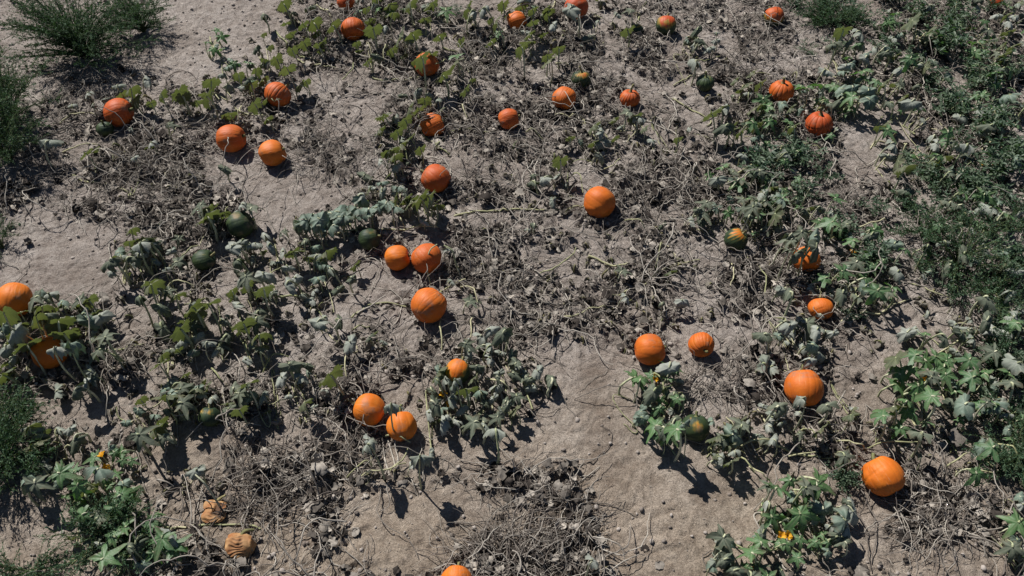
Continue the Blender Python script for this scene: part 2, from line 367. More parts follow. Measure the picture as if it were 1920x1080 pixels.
def pumpkin_mesh(seed, ripe, stem):
    r = np.random.default_rng(seed + 500)
    ns, nr = 176, 44
    th = np.arange(ns) * 2 * np.pi / ns; ph = np.linspace(0, np.pi, nr)
    TH, PH = np.meshgrid(th, ph)
    nrib = int(r.integers(13, 19)); tw = r.uniform(-.25, .25)
    t2 = TH + tw * np.cos(PH) + .10 * np.sin(TH * 3 + r.uniform(0, 6))
    rib = np.abs(np.sin(t2 * nrib / 2 + r.uniform(0, 6)))
    wgt = np.sin(PH) ** .7
    rr = 1 - (r.uniform(.03, .05) if stem else r.uniform(.006, .015)) * (1 - rib) ** 2.0 * wgt
    # fine corky lines running along the ribs, in patches
    fine = np.abs(np.sin(t2 * nrib * .95 + 1.3 * np.sin(TH * 2 + seed) + 3 * vnoise(TH * .8, PH * 1.1, seed)))
    patch = smooth(.42, .62, fbm(np.cos(TH) * 1.6 + 9, np.sin(TH) * 1.6 + np.cos(PH) * 1.2 + seed, seed))
    cork = smooth(.76, 1.0, 1 - fine) * patch * smooth(.2, .6, np.sin(PH))
    rr = rr + .013 * cork - .010 * smooth(.55, .76, 1 - fine) * (1 - smooth(.76, .86, 1 - fine)) * patch
    # soft lumps
    rr = rr * (1 + .14 * (fbm(np.cos(TH) * np.sin(PH) * .9 + 5, np.sin(TH) * np.sin(PH) * .9 + np.cos(PH) * .8 + seed * 1.7, seed, 2) - .5))
    if r.uniform() < .5:
        cz = r.uniform(.7, 2.2); rr = rr - .035 * np.exp(-((PH - cz - .25 * np.sin(TH + seed)) / .045) ** 2) * smooth(.0, .6, np.sin(TH + r.uniform(0, 6)))
    rr = rr * (1 + r.uniform(-.06, .06) * np.cos(TH + r.uniform(0, 6)) * np.sin(PH))
    dim = 1 - .20 * np.exp(-(PH / .30) ** 2) - .12 * np.exp(-((np.pi - PH) / .26) ** 2)
    tall = r.uniform(.86, .96) if stem else r.uniform(.92, 1.04)
    x = rr * np.sin(PH) ** .93 * np.cos(TH); y = rr * np.sin(PH) ** .93 * np.sin(TH); z = rr * np.cos(PH) * dim * tall
    x[0] = y[0] = 0; x[-1] = y[-1] = 0
    V = np.stack([x, y, z], -1).reshape(-1, 3)
    i0 = np.arange(nr - 1)[:, None] * ns; k = np.arange(ns)[None, :]; k2 = (k + 1) % ns
    Q = np.stack([i0 + k, i0 + ns + k, i0 + ns + k2, i0 + k2], -1).reshape(-1, 4)
    return V, Q, cork.ravel(), (rib.ravel(), dim[0, 0] * tall)
DISC = []
pk_roots = []
for k, (px, py, wpx, ripe, ang, tilt, stem, lab) in enumerate(PK):
    _, dep = at(px, py, .12); rad = wpx * dep / FPX / 2
    c, dep = at(px, py, rad * .9); rad = wpx * dep / FPX / 2
    hz = h1(c[0], c[1]); c, dep = at(px, py, hz + rad * .88)
    DISC.append((px, py, wpx))
    root = thing('pumpkin', lab, 'pumpkin', (c[0], c[1], hz), 'pumpkins lying in the field')
    V, Q, cork, (rib, pole) = pumpkin_mesh(k, ripe, stem)
    # axis: image-plane angle 'ang' is the way the ribs run; tilt lifts the stem end
    a = R(ang); ax = Vector((math.cos(a), math.sin(a) * .8, 0)).normalized()
    if stem and tilt > .5: ax = Vector((.12 * math.sin(k * 3), .15, 0))
    if tilt < 0: ax = Vector((.1, -1, 0))
    axis_v = Vector((ax.x, ax.y, abs(tilt) if tilt > -.1 else .25)).normalized()
    if tilt > .5: axis_v = Vector((ax.x * (1 - tilt), ax.y * .8, tilt)).normalized()
    q = axis_v.to_track_quat('Z', 'Y').to_matrix()
    qn = np.array(q)
    W = V @ qn.T * rad; W[:, 2] *= .94; W[:, 2] += rad * .84
    # settle: flatten where it rests
    W[:, 2] = np.where(W[:, 2] < .012, .012 + (W[:, 2] - .012) * .3, W[:, 2])
    up = (W[:, 2] / (2 * rad))
    nz = fbm(W[:, 0] / rad * 1.3 + k * 3, W[:, 1] / rad * 1.3 + W[:, 2] / rad, 31 + k)
    if ripe > .9: rp = np.ones(len(W)) * (ripe + .1)
    elif ripe < .1: rp = np.clip(.05 + .55 * smooth(.80, 1.0, up + (nz - .5) * .2), 0, 1) * (.9 if k % 2 else .65)
    else: rp = smooth(1.17 - ripe * .75 - .24, 1.17 - ripe * .75 + .24, up * 1.0 + (nz - .5) * .5 + (rib - .5) * (.18 if k == 32 else .05))
    dirt = smooth(.22, .02, up) * .8 + .55 * smooth(.62, .75, nz)
    me = mesh_np('pumpkin_rind', W, Q, None, MAT['rind'], True, {'hue': np.full(len(W), float(np.clip((py + 120) / 900 + np.random.default_rng(k).normal(0, .22), 0, 1))), 'ripe': np.clip(rp, 0, 1), 'cork': cork, 'dirt': np.clip(dirt, 0, 1)})
    obj('rind', me, root)
    # stalk: five-sided, flared at the foot, curved
    r = np.random.default_rng(k + 900)
    base = np.array(axis_v) * rad * pole * .92 + np.array([0, 0, rad * .88])
    L_ = rad * (r.uniform(.5, .8) if stem else r.uniform(.3, .5))
    side = np.array([r.uniform(-1, 1), r.uniform(-1, 1), .1]); n = 9; t = np.linspace(0, 1, n)[:, None]
    P = base + np.array(axis_v) * L_ * t + side * L_ * .5 * t ** 2
    P[:, 2] = np.maximum(P[:, 2], .02)
    rd = rad * (.095 + .11 * np.exp(-t[:, 0] / .12)); rd[-1] = rd[-2]
    Vs, Qs = tubes(P[None], rd[None], 10)
    sw = 1 + .18 * np.cos(np.arange(10) * np.pi)[None].repeat(n, 0).ravel()
    Vs = P.repeat(10, 0) + (Vs - P.repeat(10, 0)) * sw[:, None]
    Vs = np.vstack([Vs, P[-1] + np.array(axis_v) * rad * .01]); cap = [[(n - 1) * 10 + q_, (n - 1) * 10 + (q_ + 1) % 10, len(Vs) - 1] for q_ in range(10)]
    obj('stalk', mesh_np('pumpkin_stalk', Vs, Qs, cap, MAT['stalk'], True), root)
    pk_roots.append((root, rad, c))
DISC = np.array(DISC, float)
def hits_pumpkin(px, py, m=.62):
    return bool((((px - DISC[:, 0]) ** 2 + (py - DISC[:, 1]) ** 2) < (DISC[:, 2] * m) ** 2).any()
                or (((px - DISC[:, 0] + DISC[:, 2] * .45) ** 2 + (py - DISC[:, 1] + DISC[:, 2] * .62) ** 2) < (DISC[:, 2] * .42) ** 2).any())

# rotten ones
def rotmat():
    m = M('rotten_rind'); co = m.n('TexCoord').outputs['Object']
    f = m.attr('var'); c = m.mix(m.ramp(m.noise(10, 5, .65, co), [(.35, (0, 0, 0)), (.6, (1, 1, 1))]), (.27, .105, .035), (.40, .235, .105))
    c = m.mix(m.math('MULTIPLY', f, .85), c, (.045, .025, .018)); m.base(c, .75, .25)
    m.l(m.bump(m.noise(40, 4, .6, co), .006, .6), m.b.inputs['Normal']); return m.m
MAT['rot'] = rotmat()
for k, (px, py, wpx, flat, lab) in enumerate([(402,956,52,.30,'collapsed rotten pumpkin with torn brown skin and dark hollow'),
                                            (450,1021,58,.66,'shrivelled pale orange rotten pumpkin with wrinkled skin near the bottom edge')]):
    rad = wpx * at(px, py, .1)[1] / FPX / 2; c, _ = at(px, py, rad * flat * .9); hz = h1(c[0], c[1])
    ns, nr = 120, 56; TH, PH = np.meshgrid(np.arange(ns) * 2 * np.pi / ns, np.linspace(0, np.pi, nr))
    cx_, cy_, cz_ = np.sin(PH) * np.cos(TH), np.sin(PH) * np.sin(TH), np.cos(PH)
    wv = TH * 9 + 5 * vnoise(TH * 1.1, PH * 1.3, 71 + k) + 1.5 * np.sin(PH * 2)
    wr = np.abs(np.sin(wv)) ** 3 * smooth(.1, .8, np.sin(PH)) * smooth(.35, .6, vnoise(TH * .9 + 2, PH * 1.2, 75 + k))
    lum = fbm(cx_ * 1.3 + 3, cy_ * 1.3 + cz_ * 1.2, 81 + k, 2)
    # the fruit lies on its side: its axis runs across
    cx_, cy_, cz_ = cz_, cx_, cy_
    hole = smooth(.46, .24, np.hypot(cx_ - .35 + .35 * (lum - .5), (cy_ + .15) * .7) + .5 * (vnoise(TH * 2, PH * 3, 7) - .5)) * (cz_ > 0) * (1 if k == 0 else .25)
    rr = (1 - .10 * wr) * (1 + .55 * (lum - .5)) * (1 - .12 * smooth(.75, 1, np.abs(cx_)))
    z = rr * cz_ * flat * (1 - .55 * hole)
    Q = np.stack([np.arange(nr - 1)[:, None] * ns + np.arange(ns), np.arange(1, nr)[:, None] * ns + np.arange(ns), np.arange(1, nr)[:, None] * ns + (np.arange(ns) + 1) % ns, np.arange(nr - 1)[:, None] * ns + (np.arange(ns) + 1) % ns], -1).reshape(-1, 4)
    V = np.stack([rr * cx_ * rad, rr * cy_ * rad * .9, z * rad + rad * flat * .8], -1).reshape(-1, 3)
    root = thing('rotten_pumpkin', lab, 'pumpkin', (c[0], c[1], hz), 'rotten pumpkins')
    obj('rind', mesh_np('rotten_rind', V, Q, None, MAT['rot'], True, {'var': np.clip(wr.ravel() * .7 + hole.ravel() * .9, 0, 1)}), root)
    P = np.array([[0, rad * .5, rad * flat], [rad * .2, rad * .8, rad * flat * 1.3], [rad * .7, rad * 1.0, rad * .6]]); P = spline(P, 8)
    Vs, Qs = tubes(P[None], np.linspace(.16, .09, 8)[None] * rad, 7); obj('stalk', mesh_np('rotten_stalk', Vs, Qs, None, MAT['stalk']), root)
    DISC = np.vstack([DISC, [px, py, wpx]])

# ------------------------------------------------------------------ leaf library
def leaf_pair(seed, kind):
    """blade + leaf stalk in metres, origin where the stalk leaves the vine"""
    r = np.random.default_rng(seed)
    ns, nr = 60, 7
    th = np.linspace(-np.pi, np.pi, ns); s = np.linspace(0, 1, nr)
    lob = np.array([0, 1.12, -1.12, 2.2, -2.2]) + r.normal(0, .06, 5)
    la = np.array([1, .86, .86, .62, .62]) * r.uniform(.9, 1.1, 5)
    if kind == 'g': b_, a_, w_ = .40, .66, .30
    elif kind in 'db': b_, a_, w_ = .66, .34, .42
    else: b_, a_, w_ = .74, .22, .50
    o = np.full(ns, b_)
    for c_, q_ in zip(lob, la): o = np.maximum(o, (b_ * .55 + (q_ * (b_ + a_) - b_ * .55) * np.exp(-np.abs((th - c_) / w_) ** 1.7)))
    o = o * (1 + .10 * np.sign(np.sin(th * 17 + seed)) * np.abs(np.sin(th * 17 + seed)) ** .6) * (1 + .12 * (vnoise(th * 2 + 9, th * 0, seed) - .5))
    o = o * (1 - .72 * smooth(2.72, 3.12, np.abs(th)))
    if kind == 'x': o = o * (.75 + .5 * vnoise(th * 3 + 5, th * 0 + 2, seed + 3))
    S, TH = np.meshgrid(s, th, indexing='ij'); Rr = S * o[None, :]
    vein = np.zeros_like(S)
    for c_ in lob: vein = np.maximum(vein, np.exp(-((TH - c_) * np.maximum(Rr, .06) / .035) ** 2))
    side = np.abs(np.sin(TH * 7.5)) ** 6 * smooth(.25, .5, S) * .45
    vein = np.maximum(vein, side) * (S < .97)
    R0 = r.uniform(.105, .145) * (1.12 if kind == 'g' else 1)
    k0 = {'g': r.uniform(.3, 1.3), 'd': r.uniform(1.6, 3.2), 'b': r.uniform(1.2, 2.4), 'o': r.uniform(.2, 1.1), 'x': r.uniform(1.5, 3.4)}[kind]
    ph = r.uniform(0, 6.28); kk = k0 * (1 + .55 * np.cos(2 * TH + ph)) + .01
    ln = Rr
    hx = np.sin(np.clip(kk * ln, 0, 2.9)) / kk; hz = -(1 - np.cos(np.clip(kk * ln, 0, 2.9))) / kk
    x = hx * np.cos(TH); y = hx * np.sin(TH); z = hz
    ruf = {'g': .055, 'd': .12, 'b': .10, 'o': .05, 'x': .22}[kind]
    z = z + ruf * S ** 2 * np.sin(TH * (6 if kind != 'x' else 5) + r.uniform(0, 6)) + .03 * vein * S * -1
    z = z + {'g': .14, 'o': .20}.get(kind, .24) * (fbm(x * 3 + seed, y * 3, seed, 3) - .5) * S
    if kind == 'x':
        x = x + .22 * (fbm(x * 3, y * 3 + 9, seed + 5) - .5); y = y + .22 * (fbm(x * 3 + 4, y * 3, seed + 6) - .5)
        y *= r.uniform(.45, .9)
    z = z + {'g': .10, 'o': .06, 'b': .12, 'd': .15, 'x': .3}[kind] * np.abs(np.sin(TH)) * S * r.uniform(-.6, 1.2)
    P = np.stack([x, y, z], -1) * R0
    tl = {'g': r.uniform(5, 35), 'd': r.uniform(5, 45), 'b': r.uniform(15, 50), 'o': r.uniform(52, 76), 'x': r.uniform(0, 40)}[kind]
    hh = {'g': r.uniform(.13, .28), 'd': r.uniform(.09, .29), 'b': r.uniform(.16, .25), 'o': r.uniform(.15, .30), 'x': r.uniform(.015, .09)}[kind]
    rm = np.array(Euler((0, R(tl), 0)).to_matrix())
    P = P @ rm.T
    lean = r.uniform(.02, .10) if kind != 'x' else .05
    T = np.array([lean, r.uniform(-.03, .03), hh]); P = P + T
    if kind == 'x': P[..., 2] = np.maximum(P[..., 2], .004)
    P[..., 2] = np.maximum(P[..., 2], .006)
    V = P.reshape(-1, 3)
    i0 = np.arange(nr - 1)[:, None] * ns; k = np.arange(ns - 1)[None]
    Q = np.stack([i0 + k, i0 + k + 1, i0 + ns + k + 1, i0 + ns + k], -1).reshape(-1, 4)
    pts = spline([[0, 0, -.01], [lean * .1 + r.uniform(-.02, .01), r.uniform(-.015, .015), hh * .5], [lean * .6, T[1] * .8, hh * 1.0 + (.012 if kind in 'dx' else 0)], T + [0, 0, .001]], 10)
    Vp, Qp = tubes(pts[None], np.linspace(.0085, .0062, 10)[None], 6)
    return (V, Q, {'vein': vein.ravel(), 'edge': smooth(.6, 1, S).ravel()}), (Vp, Qp), T, R0
LIB = {}
for kind, nv in (('g', 9), ('d', 12), ('b', 7), ('o', 8), ('x', 12), ('h', 12)):
    LIB[kind] = []
    for v in range(nv):
        bl, pe, T, R0 = leaf_pair(v * 17 + ord(kind) * 3, kind if kind != 'h' else ('d' if v < 8 else 'g'))
        LIB[kind].append((mesh_np('leaf_blade', bl[0], bl[1], None, MAT[kind], True, bl[2]),
                          mesh_np('leaf_stalk', pe[0], pe[1], None, MAT['petiole'] if kind != 'x' else MAT['stalk'], True), T, R0))
def add_leaf(root, rc, kind, px, py, size=None, r=None, ang=None):
    """a leaf whose blade shows at (px,py) of the photo; size = apparent width in photo px"""
    tall = kind.isupper(); kind = kind.lower()
    lb = LIB[kind] if not tall else sorted(LIB[kind], key=lambda e: -e[2][2])[:3]
    me, pm, T, R0 = lb[int(r.integers(len(lb)))]
    _, dep = at(px, py, .15)
    real = (size * dep / FPX * 1.18) if size else r.uniform(.12, .28)
    sc = real / (2 * R0 * .86)
    sz = np.clip(sc * r.uniform(.85, 1.2), .5, 1.5) if not tall else .43 / T[2]
    c, _ = at(px, py, T[2] * sz)
    if ang is None:
        if kind == 'o': ang = math.atan2(-SH[1], -SH[0]) + r.normal(0, .35)      # blade normal leans to the sun
        else: ang = r.uniform(0, 2 * np.pi)
    ca, sa = math.cos(ang), math.sin(ang)
    bx, by = c[0] - (T[0] * ca - T[1] * sa) * sc, c[1] - (T[0] * sa + T[1] * ca) * sc
    z = h1(bx, by)
    nm = 'leaf' if kind != 'x' else 'dry_leaf'
    o = obj(nm, me, root, (bx - rc[0], by - rc[1], z - rc[2]), (r.normal(0, .06), r.normal(0, .06), ang), (sc, sc, sz))
    obj('leaf_stalk', pm, o)
    return bx, by, z
def vine_obj(root, rc, pts, rad=.0085, dry=False, lift=.012, r=None, world=False):
    """pts: photo px (or world xy) path laid along the ground"""
    W = np.array([at(a, b, 0)[0][:2] for a, b in pts]) if not world else np.asarray(pts)[:, :2]
    n = int(max(8, np.linalg.norm(np.diff(W, axis=0), axis=1).sum() / .035))
    S = spline(np.hstack([W, np.zeros((len(W), 1))]), n)
    sd_ = int(abs(W[0, 0]) * 1000) % 997
    t = np.linspace(0, n * .035, n)
    S[:, 0] += .05 * (vnoise(t * 2.2, t * 0, sd_) - .5) + .02 * (vnoise(t * 9, t * 0, sd_ + 5) - .5)
    S[:, 1] += .05 * (vnoise(t * 2.2, t * 0 + 3, sd_ + 1) - .5) + .02 * (vnoise(t * 9, t * 0 + 3, sd_ + 2) - .5)
    S[:, 2] = hgt(S[:, 0], S[:, 1]) + lift + .035 * smooth(.55, .95, vnoise(t * 3, t * 0 + 7, sd_ + 3))
    S -= np.array(rc)
    tot = n * .035
    if tot < .45 and not world: rad = min(rad, .0068); S[:, 2] += np.sin(np.linspace(0, 1, n) * np.pi * .8) * tot * r.uniform(.15, .5) if r is not None else 0
    rd = rad * (1 + .25 * (vnoise(t * 12, t * 0, sd_) - .5)) * np.linspace(1.1, .75, n)
    V, Q = tubes(S[None], rd[None], 6)
    return obj('vine', mesh_np('vine', V, Q, None, MAT['dryvine'] if dry else MAT['vine'], True, {'var': np.full(len(V), (sd_ % 10) / 10)}), root)
def blossom(root, rc, px, py, r):
    c, dep = at(px, py, .10); z0 = h1(c[0], c[1])
    o = obj('blossom', None, root, (c[0] - rc[0], c[1] - rc[1], z0 - rc[2]), (r.normal(0, .3), r.normal(0, .3), r.uniform(0, 6)))
    pts = spline([[0, 0, -.005], [.01, 0, .05], [0, 0, .09]], 6); V, Q = tubes(pts[None], np.full((1, 6), .004), 5)
    obj('flower_stalk', mesh_np('flower_stalk', V, Q, None, MAT['petiole']), o)
    u = np.linspace(0, 1, 5); v = np.linspace(-1, 1, 5); U, Vv = np.meshgrid(u, v, indexing='ij')
    wd = .015 * np.sin(np.clip(U * 2.6 + .25, 0, np.pi))
    px_ = .005 + .030 * U ** 1.3; pz = .09 + .040 * U - .018 * U ** 3 + .006 * Vv ** 2
    P = np.stack([px_, wd * Vv, pz], -1).reshape(-1, 3)
    k = (np.arange(4)[:, None] * 5 + np.arange(4)).ravel(); me = mesh_np('petal', P, np.stack([k, k + 1, k + 6, k + 5], 1), None, MAT['petal'])
    for j in range(5): obj('petal', me, o, rot=(0, 0, j * 2 * np.pi / 5))
    return o

# ------------------------------------------------------------------ vine plants, listed from the photo
# leaves: kind px py width ; fill: (cx,cy,rx,ry, {'g':n,...}) ; vines: px paths ; flowers
PLANTS = [
 dict(l='dusty and olive leaves on tall pale stalks behind the level-ribbed pumpkin at upper left',
      L='d160,175,26 d136,196,26 d175,190,26 d222,158,28 d274,148,30 o243,166,36 o305,180,26 o336,172,34 o366,192,26 d345,168,22 d198,186,24 o285,196,20 x250,180,24 o225,176,24',
      F=[(300,215,70,25,dict(x=8,d=3,o=2))], V=[[(205,318),(240,292),(270,265),(300,240),(335,226),(345,205)],[(250,190),(258,228),(270,232)],[(120,232),(165,222),(200,220)]]),
 dict(l='single drooping grey leaf on soil between the left edge weed and the upper left pumpkin', L='d90,255,46 x112,268,24', F=[], V=[[(60,262),(110,248),(160,228)]]),
 dict(l='dry vine with one yellow olive leaf and a long straight pale stem over dark litter', L='o155,284,30 o180,278,18 d250,290,22 x225,300,26 x300,290,26 o278,268,20', F=[(280,320,100,40,dict(x=16,d=3))], V=[[(140,326),(170,338),(205,345),(242,362)],[(120,288),(150,286),(185,278)],[(190,280),(205,300),(215,320)],[(20,300),(70,312),(115,322)]]),
 dict(l='small seedling patch of dusty leaves on the pale bare soil at upper left', L='b402,84,20 g415,92,16 b432,110,18 b446,118,20 d425,125,18', F=[(405,80,16,16,dict(g=5)),(440,116,18,10,dict(b=3,g=3))], V=[[(395,75),(410,100),(440,120)]]),
 dict(l='leafy vine end with grey and olive leaves left of the reddish pumpkin', L='o396,150,22 d430,158,30 o385,176,26 o448,140,22 d415,140,22 o470,160,30 o478,195,30 o492,152,26 o500,185,26 d455,170,22', F=[(440,170,50,30,dict(o=3,d=3,x=8,g=1))], V=[[(398,170),(414,195)],[(440,205),(450,210),(470,215),(520,215),(545,198)],[(500,190),(520,212),(548,200)]]),
 dict(l='dark olive leaf standing right behind a level-ribbed orange pumpkin', L='o430,214,30 x460,232,24 d405,218,18', F=[(450,230,35,20,dict(x=5,o=1))], V=[[(440,235),(470,245),(500,248)],[(455,200),(456,232),(450,246)]]),
 dict(l='tangle of olive leaves on vines left of the top ribbed pumpkin', L='o565,48,26 o572,76,28 o552,96,22 o545,62,24 o520,112,26 d500,118,30 o535,42,20 o590,60,20 x540,80,26 o600,90,20', F=[(550,85,65,50,dict(o=9,d=5,x=16)),(600,20,60,20,dict(x=8,o=4,d=2))], V=[[(598,10),(615,25),(625,48)],[(560,110),(600,125),(640,128)],[(520,60),(560,100),(600,118)],[(640,150),(660,140),(665,125)]]),
 dict(l='dark shaded leaves crowding the pumpkin cut off by the top edge', L='d700,12,26 o690,30,24 g710,24,22 d672,20,20 x620,8,24', F=[(680,20,40,22,dict(o=4,d=4,x=6,g=2))], V=[[(690,0),(680,20),(676,35)]]),
 dict(l='pair of large upright olive leaves with a tall pale stalk near the top', L='o741,66,34 o773,58,34 d722,52,28 o735,92,24 x755,80,30 o670,78,18 o672,92,16', F=[(745,95,45,25,dict(o=2,x=8,d=2))], V=[[(725,95),(724,115),(722,135)],[(700,145),(740,150),(800,150)]]),
 dict(l='olive and grey leaves at the top edge beside a bright green weed tuft', L='o768,4,34 o800,10,24 d892,22,34 d820,22,22 o905,12,20', F=[(820,18,60,18,dict(o=6,d=5,x=5,g=2))], V=[[(880,30),(886,55)],[(760,20),(800,25),(840,35)]]),
 dict(l='folded grey leaf hanging below the shaded reddish pumpkin', L='O786,104,36 x776,118,28 o812,98,26 d783,165,30 o790,98,22 d808,178,26 x845,150,26 o775,112,18', F=[(860,130,40,30,dict(x=7,o=1)),(890,90,60,30,dict(o=5,x=6,g=2))], V=[[(795,140),(815,144),(830,135),(838,125)],[(830,90),(870,98),(900,98)]]),
 dict(l='olive and grey leaf cluster left of the pumpkin ringed by leaves', L='o795,187,26 d822,184,26 o769,204,30 d744,226,28 o740,246,28 o785,206,28 o760,222,30 o824,206,22 o723,281,28 o787,280,26 d712,300,26 x765,250,30 d740,312,20 o770,258,24 d752,262,24', F=[(765,245,45,45,dict(o=6,x=9,d=4)),(860,190,45,30,dict(x=6,o=2))], V=[[(763,218),(785,220),(790,245),(812,272),(845,290)],[(745,278),(758,295),(770,312)],[(824,275),(845,250),(890,246),(930,246)],[(868,205),(876,240)]]),
 dict(l='low grey green leaves on vines left of the creased pumpkin', L='b722,342,28 d700,350,22 b745,350,30 d735,362,24 o728,328,18 d760,362,24 o690,355,18', F=[(725,350,50,22,dict(d=6,b=3,x=6))], V=[[(690,340),(730,345),(770,355)],[(800,300),(830,303),(845,320),(842,350)]]),
 dict(l='mass of vines and yellow olive leaves around the half buried pumpkin at the top', L='o975,8,30 o996,18,26 o1018,62,22 o1000,40,24 o940,8,26 o1025,20,26 o950,25,18 d985,62,22', F=[(990,50,55,50,dict(o=12,x=12,d=5,g=3))], V=[[(985,20),(1010,55),(1045,100)],[(955,60),(975,58),(985,80)],[(1000,10),(1030,50),(1055,45)],[(1040,5),(1020,40),(1015,80)],[(940,30),(960,28),(978,40)],[(1040,120),(1080,118),(1110,90),(1135,80)]]),
 dict(l='grey leaf draped over the left side of a pumpkin at the top edge', L='D1068,16,46 d1120,38,20 x1060,60,26', F=[(1140,25,50,25,dict(x=8,o=2,d=2)),(1080,70,30,30,dict(x=6,d=2))], V=[[(1100,38),(1130,40),(1125,55)],[(1195,40),(1200,20),(1210,5)]]),
 dict(l='clump of folded grey leaves right of the green-bottomed pumpkin', L='d1305,82,26 d1332,86,30 b1318,72,20 d1345,74,20 x1360,110,28 b1290,70,18', F=[(1325,85,45,22,dict(d=6,b=3,x=7))], V=[[(1312,128),(1290,145),(1262,160)],[(1350,105),(1320,120),(1300,115)],[(1240,125),(1270,128),(1300,118)]]),
 dict(l='low trailing vine with crumpled olive leaves in the open upper middle', L='o1112,238,30 d1130,246,28 o1150,226,22 d1165,236,24 x1180,255,30 d1225,262,24 o1205,240,22 b1090,262,18 x1210,275,26', F=[(1170,250,75,28,dict(x=16,o=6,d=6))], V=[[(1192,225),(1225,235),(1262,248),(1266,268)],[(1120,270),(1145,280)],[(1160,250),(1190,262),(1175,280)],[(1080,215),(1060,224),(1040,222)]]),
 dict(l='standing curled brown leaves casting a hard shadow left of the lone big pumpkin', L='o1048,302,32 x1066,300,30 x1040,320,28 x1070,350,34 d1128,292,34', F=[(1065,350,35,16,dict(x=4,d=2)),(1130,300,25,12,dict(x=4))], V=[[(1060,310),(1067,335)],[(1062,342),(1085,345),(1092,372)],[(990,250),(1018,268)],[(1130,320),(1145,330),(1160,312)]]),
 dict(l='star shaped grey leaf with dark olive leaves under it in the upper right', L='d1366,200,28 o1340,214,36 x1368,222,34 d1290,236,22 o1395,160,30 o1425,200,24 o1372,240,28', F=[(1370,220,50,32,dict(o=5,x=10,d=3)),(1410,165,30,25,dict(o=4,d=2,x=3))], V=[[(1258,186),(1295,205),(1330,226),(1322,235)],[(1378,195),(1392,165),(1420,158)],[(1295,240),(1335,246),(1350,232)],[(1400,145),(1440,146)]]),
 dict(l='round fresh green leaves around the two stalk-up pumpkins at right', L='b1463,196,34 g1510,166,36 b1502,200,30 g1480,225,28 g1548,188,30 g1536,192,24 o1430,185,20 b1558,165,22 g1560,250,22 d1572,238,18', F=[(1500,195,70,35,dict(g=12,b=6,o=4,d=2)),(1570,175,20,30,dict(g=4,b=3))], V=[[(1480,145),(1485,160)],[(1440,140),(1470,135),(1490,150)],[(1500,270),(1540,285)]]),
 dict(l='row of large drooping blue grey leaves beside the bare sand patch', L='d1552,132,34 b1590,122,26 b1596,168,36 b1622,166,38 b1575,178,28 d1582,128,26 g1640,158,28 o1658,156,34 o1680,156,26 b1610,150,26 b1630,180,22', F=[(1610,160,55,22,dict(b=7,g=4,d=3,x=3))], V=[[(1560,190),(1600,192),(1650,178)]]),
 dict(l='bleached white grey leaves high in the right hand weeds', L='d1616,66,40 d1612,84,26 d1678,70,30 d1703,38,26 d1640,90,26 b1625,100,22 o1760,62,28', F=[(1650,80,60,40,dict(d=7,g=8,b=5,o=3))], V=[[(1738,70),(1755,55)],[(1720,80),(1745,60),(1760,50)]]),
 dict(l='leaning leaves and curled olive rim at the right end of the sand patch', L='d1708,190,42 d1736,226,28 d1758,270,32 o1650,234,24 o1665,226,22 x1680,250,24 d1725,196,20 g1690,205,20', F=[(1725,245,45,35,dict(x=7,d=3,g=4)),(1705,300,50,25,dict(g=5,o=3,d=3))], V=[[(1690,275),(1688,298)],[(1700,256),(1722,248),(1738,230)],[(1640,322),(1658,308)],[(1642,245),(1648,232),(1668,222)]]),
 dict(l='yellowing vines and broad leaves in the top right corner', L='d1895,42,30 o1888,60,26 g1860,70,24 o1900,80,30 d1905,10,30 g1845,40,24 o1880,105,30 g1850,90,22 d1835,15,26 d1870,28,26', F=[(1870,65,50,50,dict(g=14,o=8,d=8,x=6))], V=[[(1782,8),(1784,35)],[(1860,18),(1880,35),(1900,50)],[(1740,75),(1765,50)],[(1855,130),(1870,110),(1880,95)]]),
 dict(l='large pale green flat leaf at the right edge under the corner vines', L='b1896,178,48 d1842,206,34 g1830,120,26 d1880,200,30 b1855,150,26 g1910,130,26', F=[(1870,190,50,40,dict(g=10,b=5,d=5,x=4))], V=[[(1885,195),(1910,190)],[(1858,215),(1860,230)]]),
 dict(l='isolated clump with lime olive top leaves and grey leaves on the left bare strip', L='o246,428,30 o242,450,24 d232,482,30 d262,472,28 d250,490,30 d290,486,26 d318,470,22 o238,516,18 x262,518,26 o220,480,24 d278,498,26 b225,470,30 d310,500,24', F=[(265,490,45,35,dict(d=10,o=5,x=8,b=2))], V=[[(300,480),(310,500),(312,520)],[(325,500),(345,495),(360,490)],[(320,545),(322,520)]]),
 dict(l='grey and lime leaves clinging to the large dark green pumpkin', L='d394,408,26 o420,394,24 d452,386,34 d455,450,32 d480,454,32 o415,404,20 o400,385,18 d440,398,20 x355,480,24', F=[(430,395,40,14,dict(o=4,d=4,x=3)),(470,450,30,14,dict(d=5))], V=[[(405,430),(420,420),(430,400)],[(340,495),(360,485),(375,470)]]),
 dict(l='scattered olive and blue grey leaves with dark shadows in the left middle', L='o345,600,28 o361,590,26 o388,572,26 d437,574,34 d392,642,30 b367,660,32 d378,628,22 o436,545,26 o460,542,22 d470,600,30 d480,580,24 b470,645,26 o452,620,20 o335,655,20 d420,600,26 x410,580,30 d402,660,22 o433,560,20', F=[(420,600,85,55,dict(d=15,o=9,x=22)),(350,660,50,25,dict(d=3,o=3,x=8))], V=[[(345,595),(368,612)],[(395,690),(410,710),(420,720)],[(240,615),(270,620)],[(180,618),(220,616)],[(340,640),(350,655)],[(455,640),(470,670),(480,690)]]),
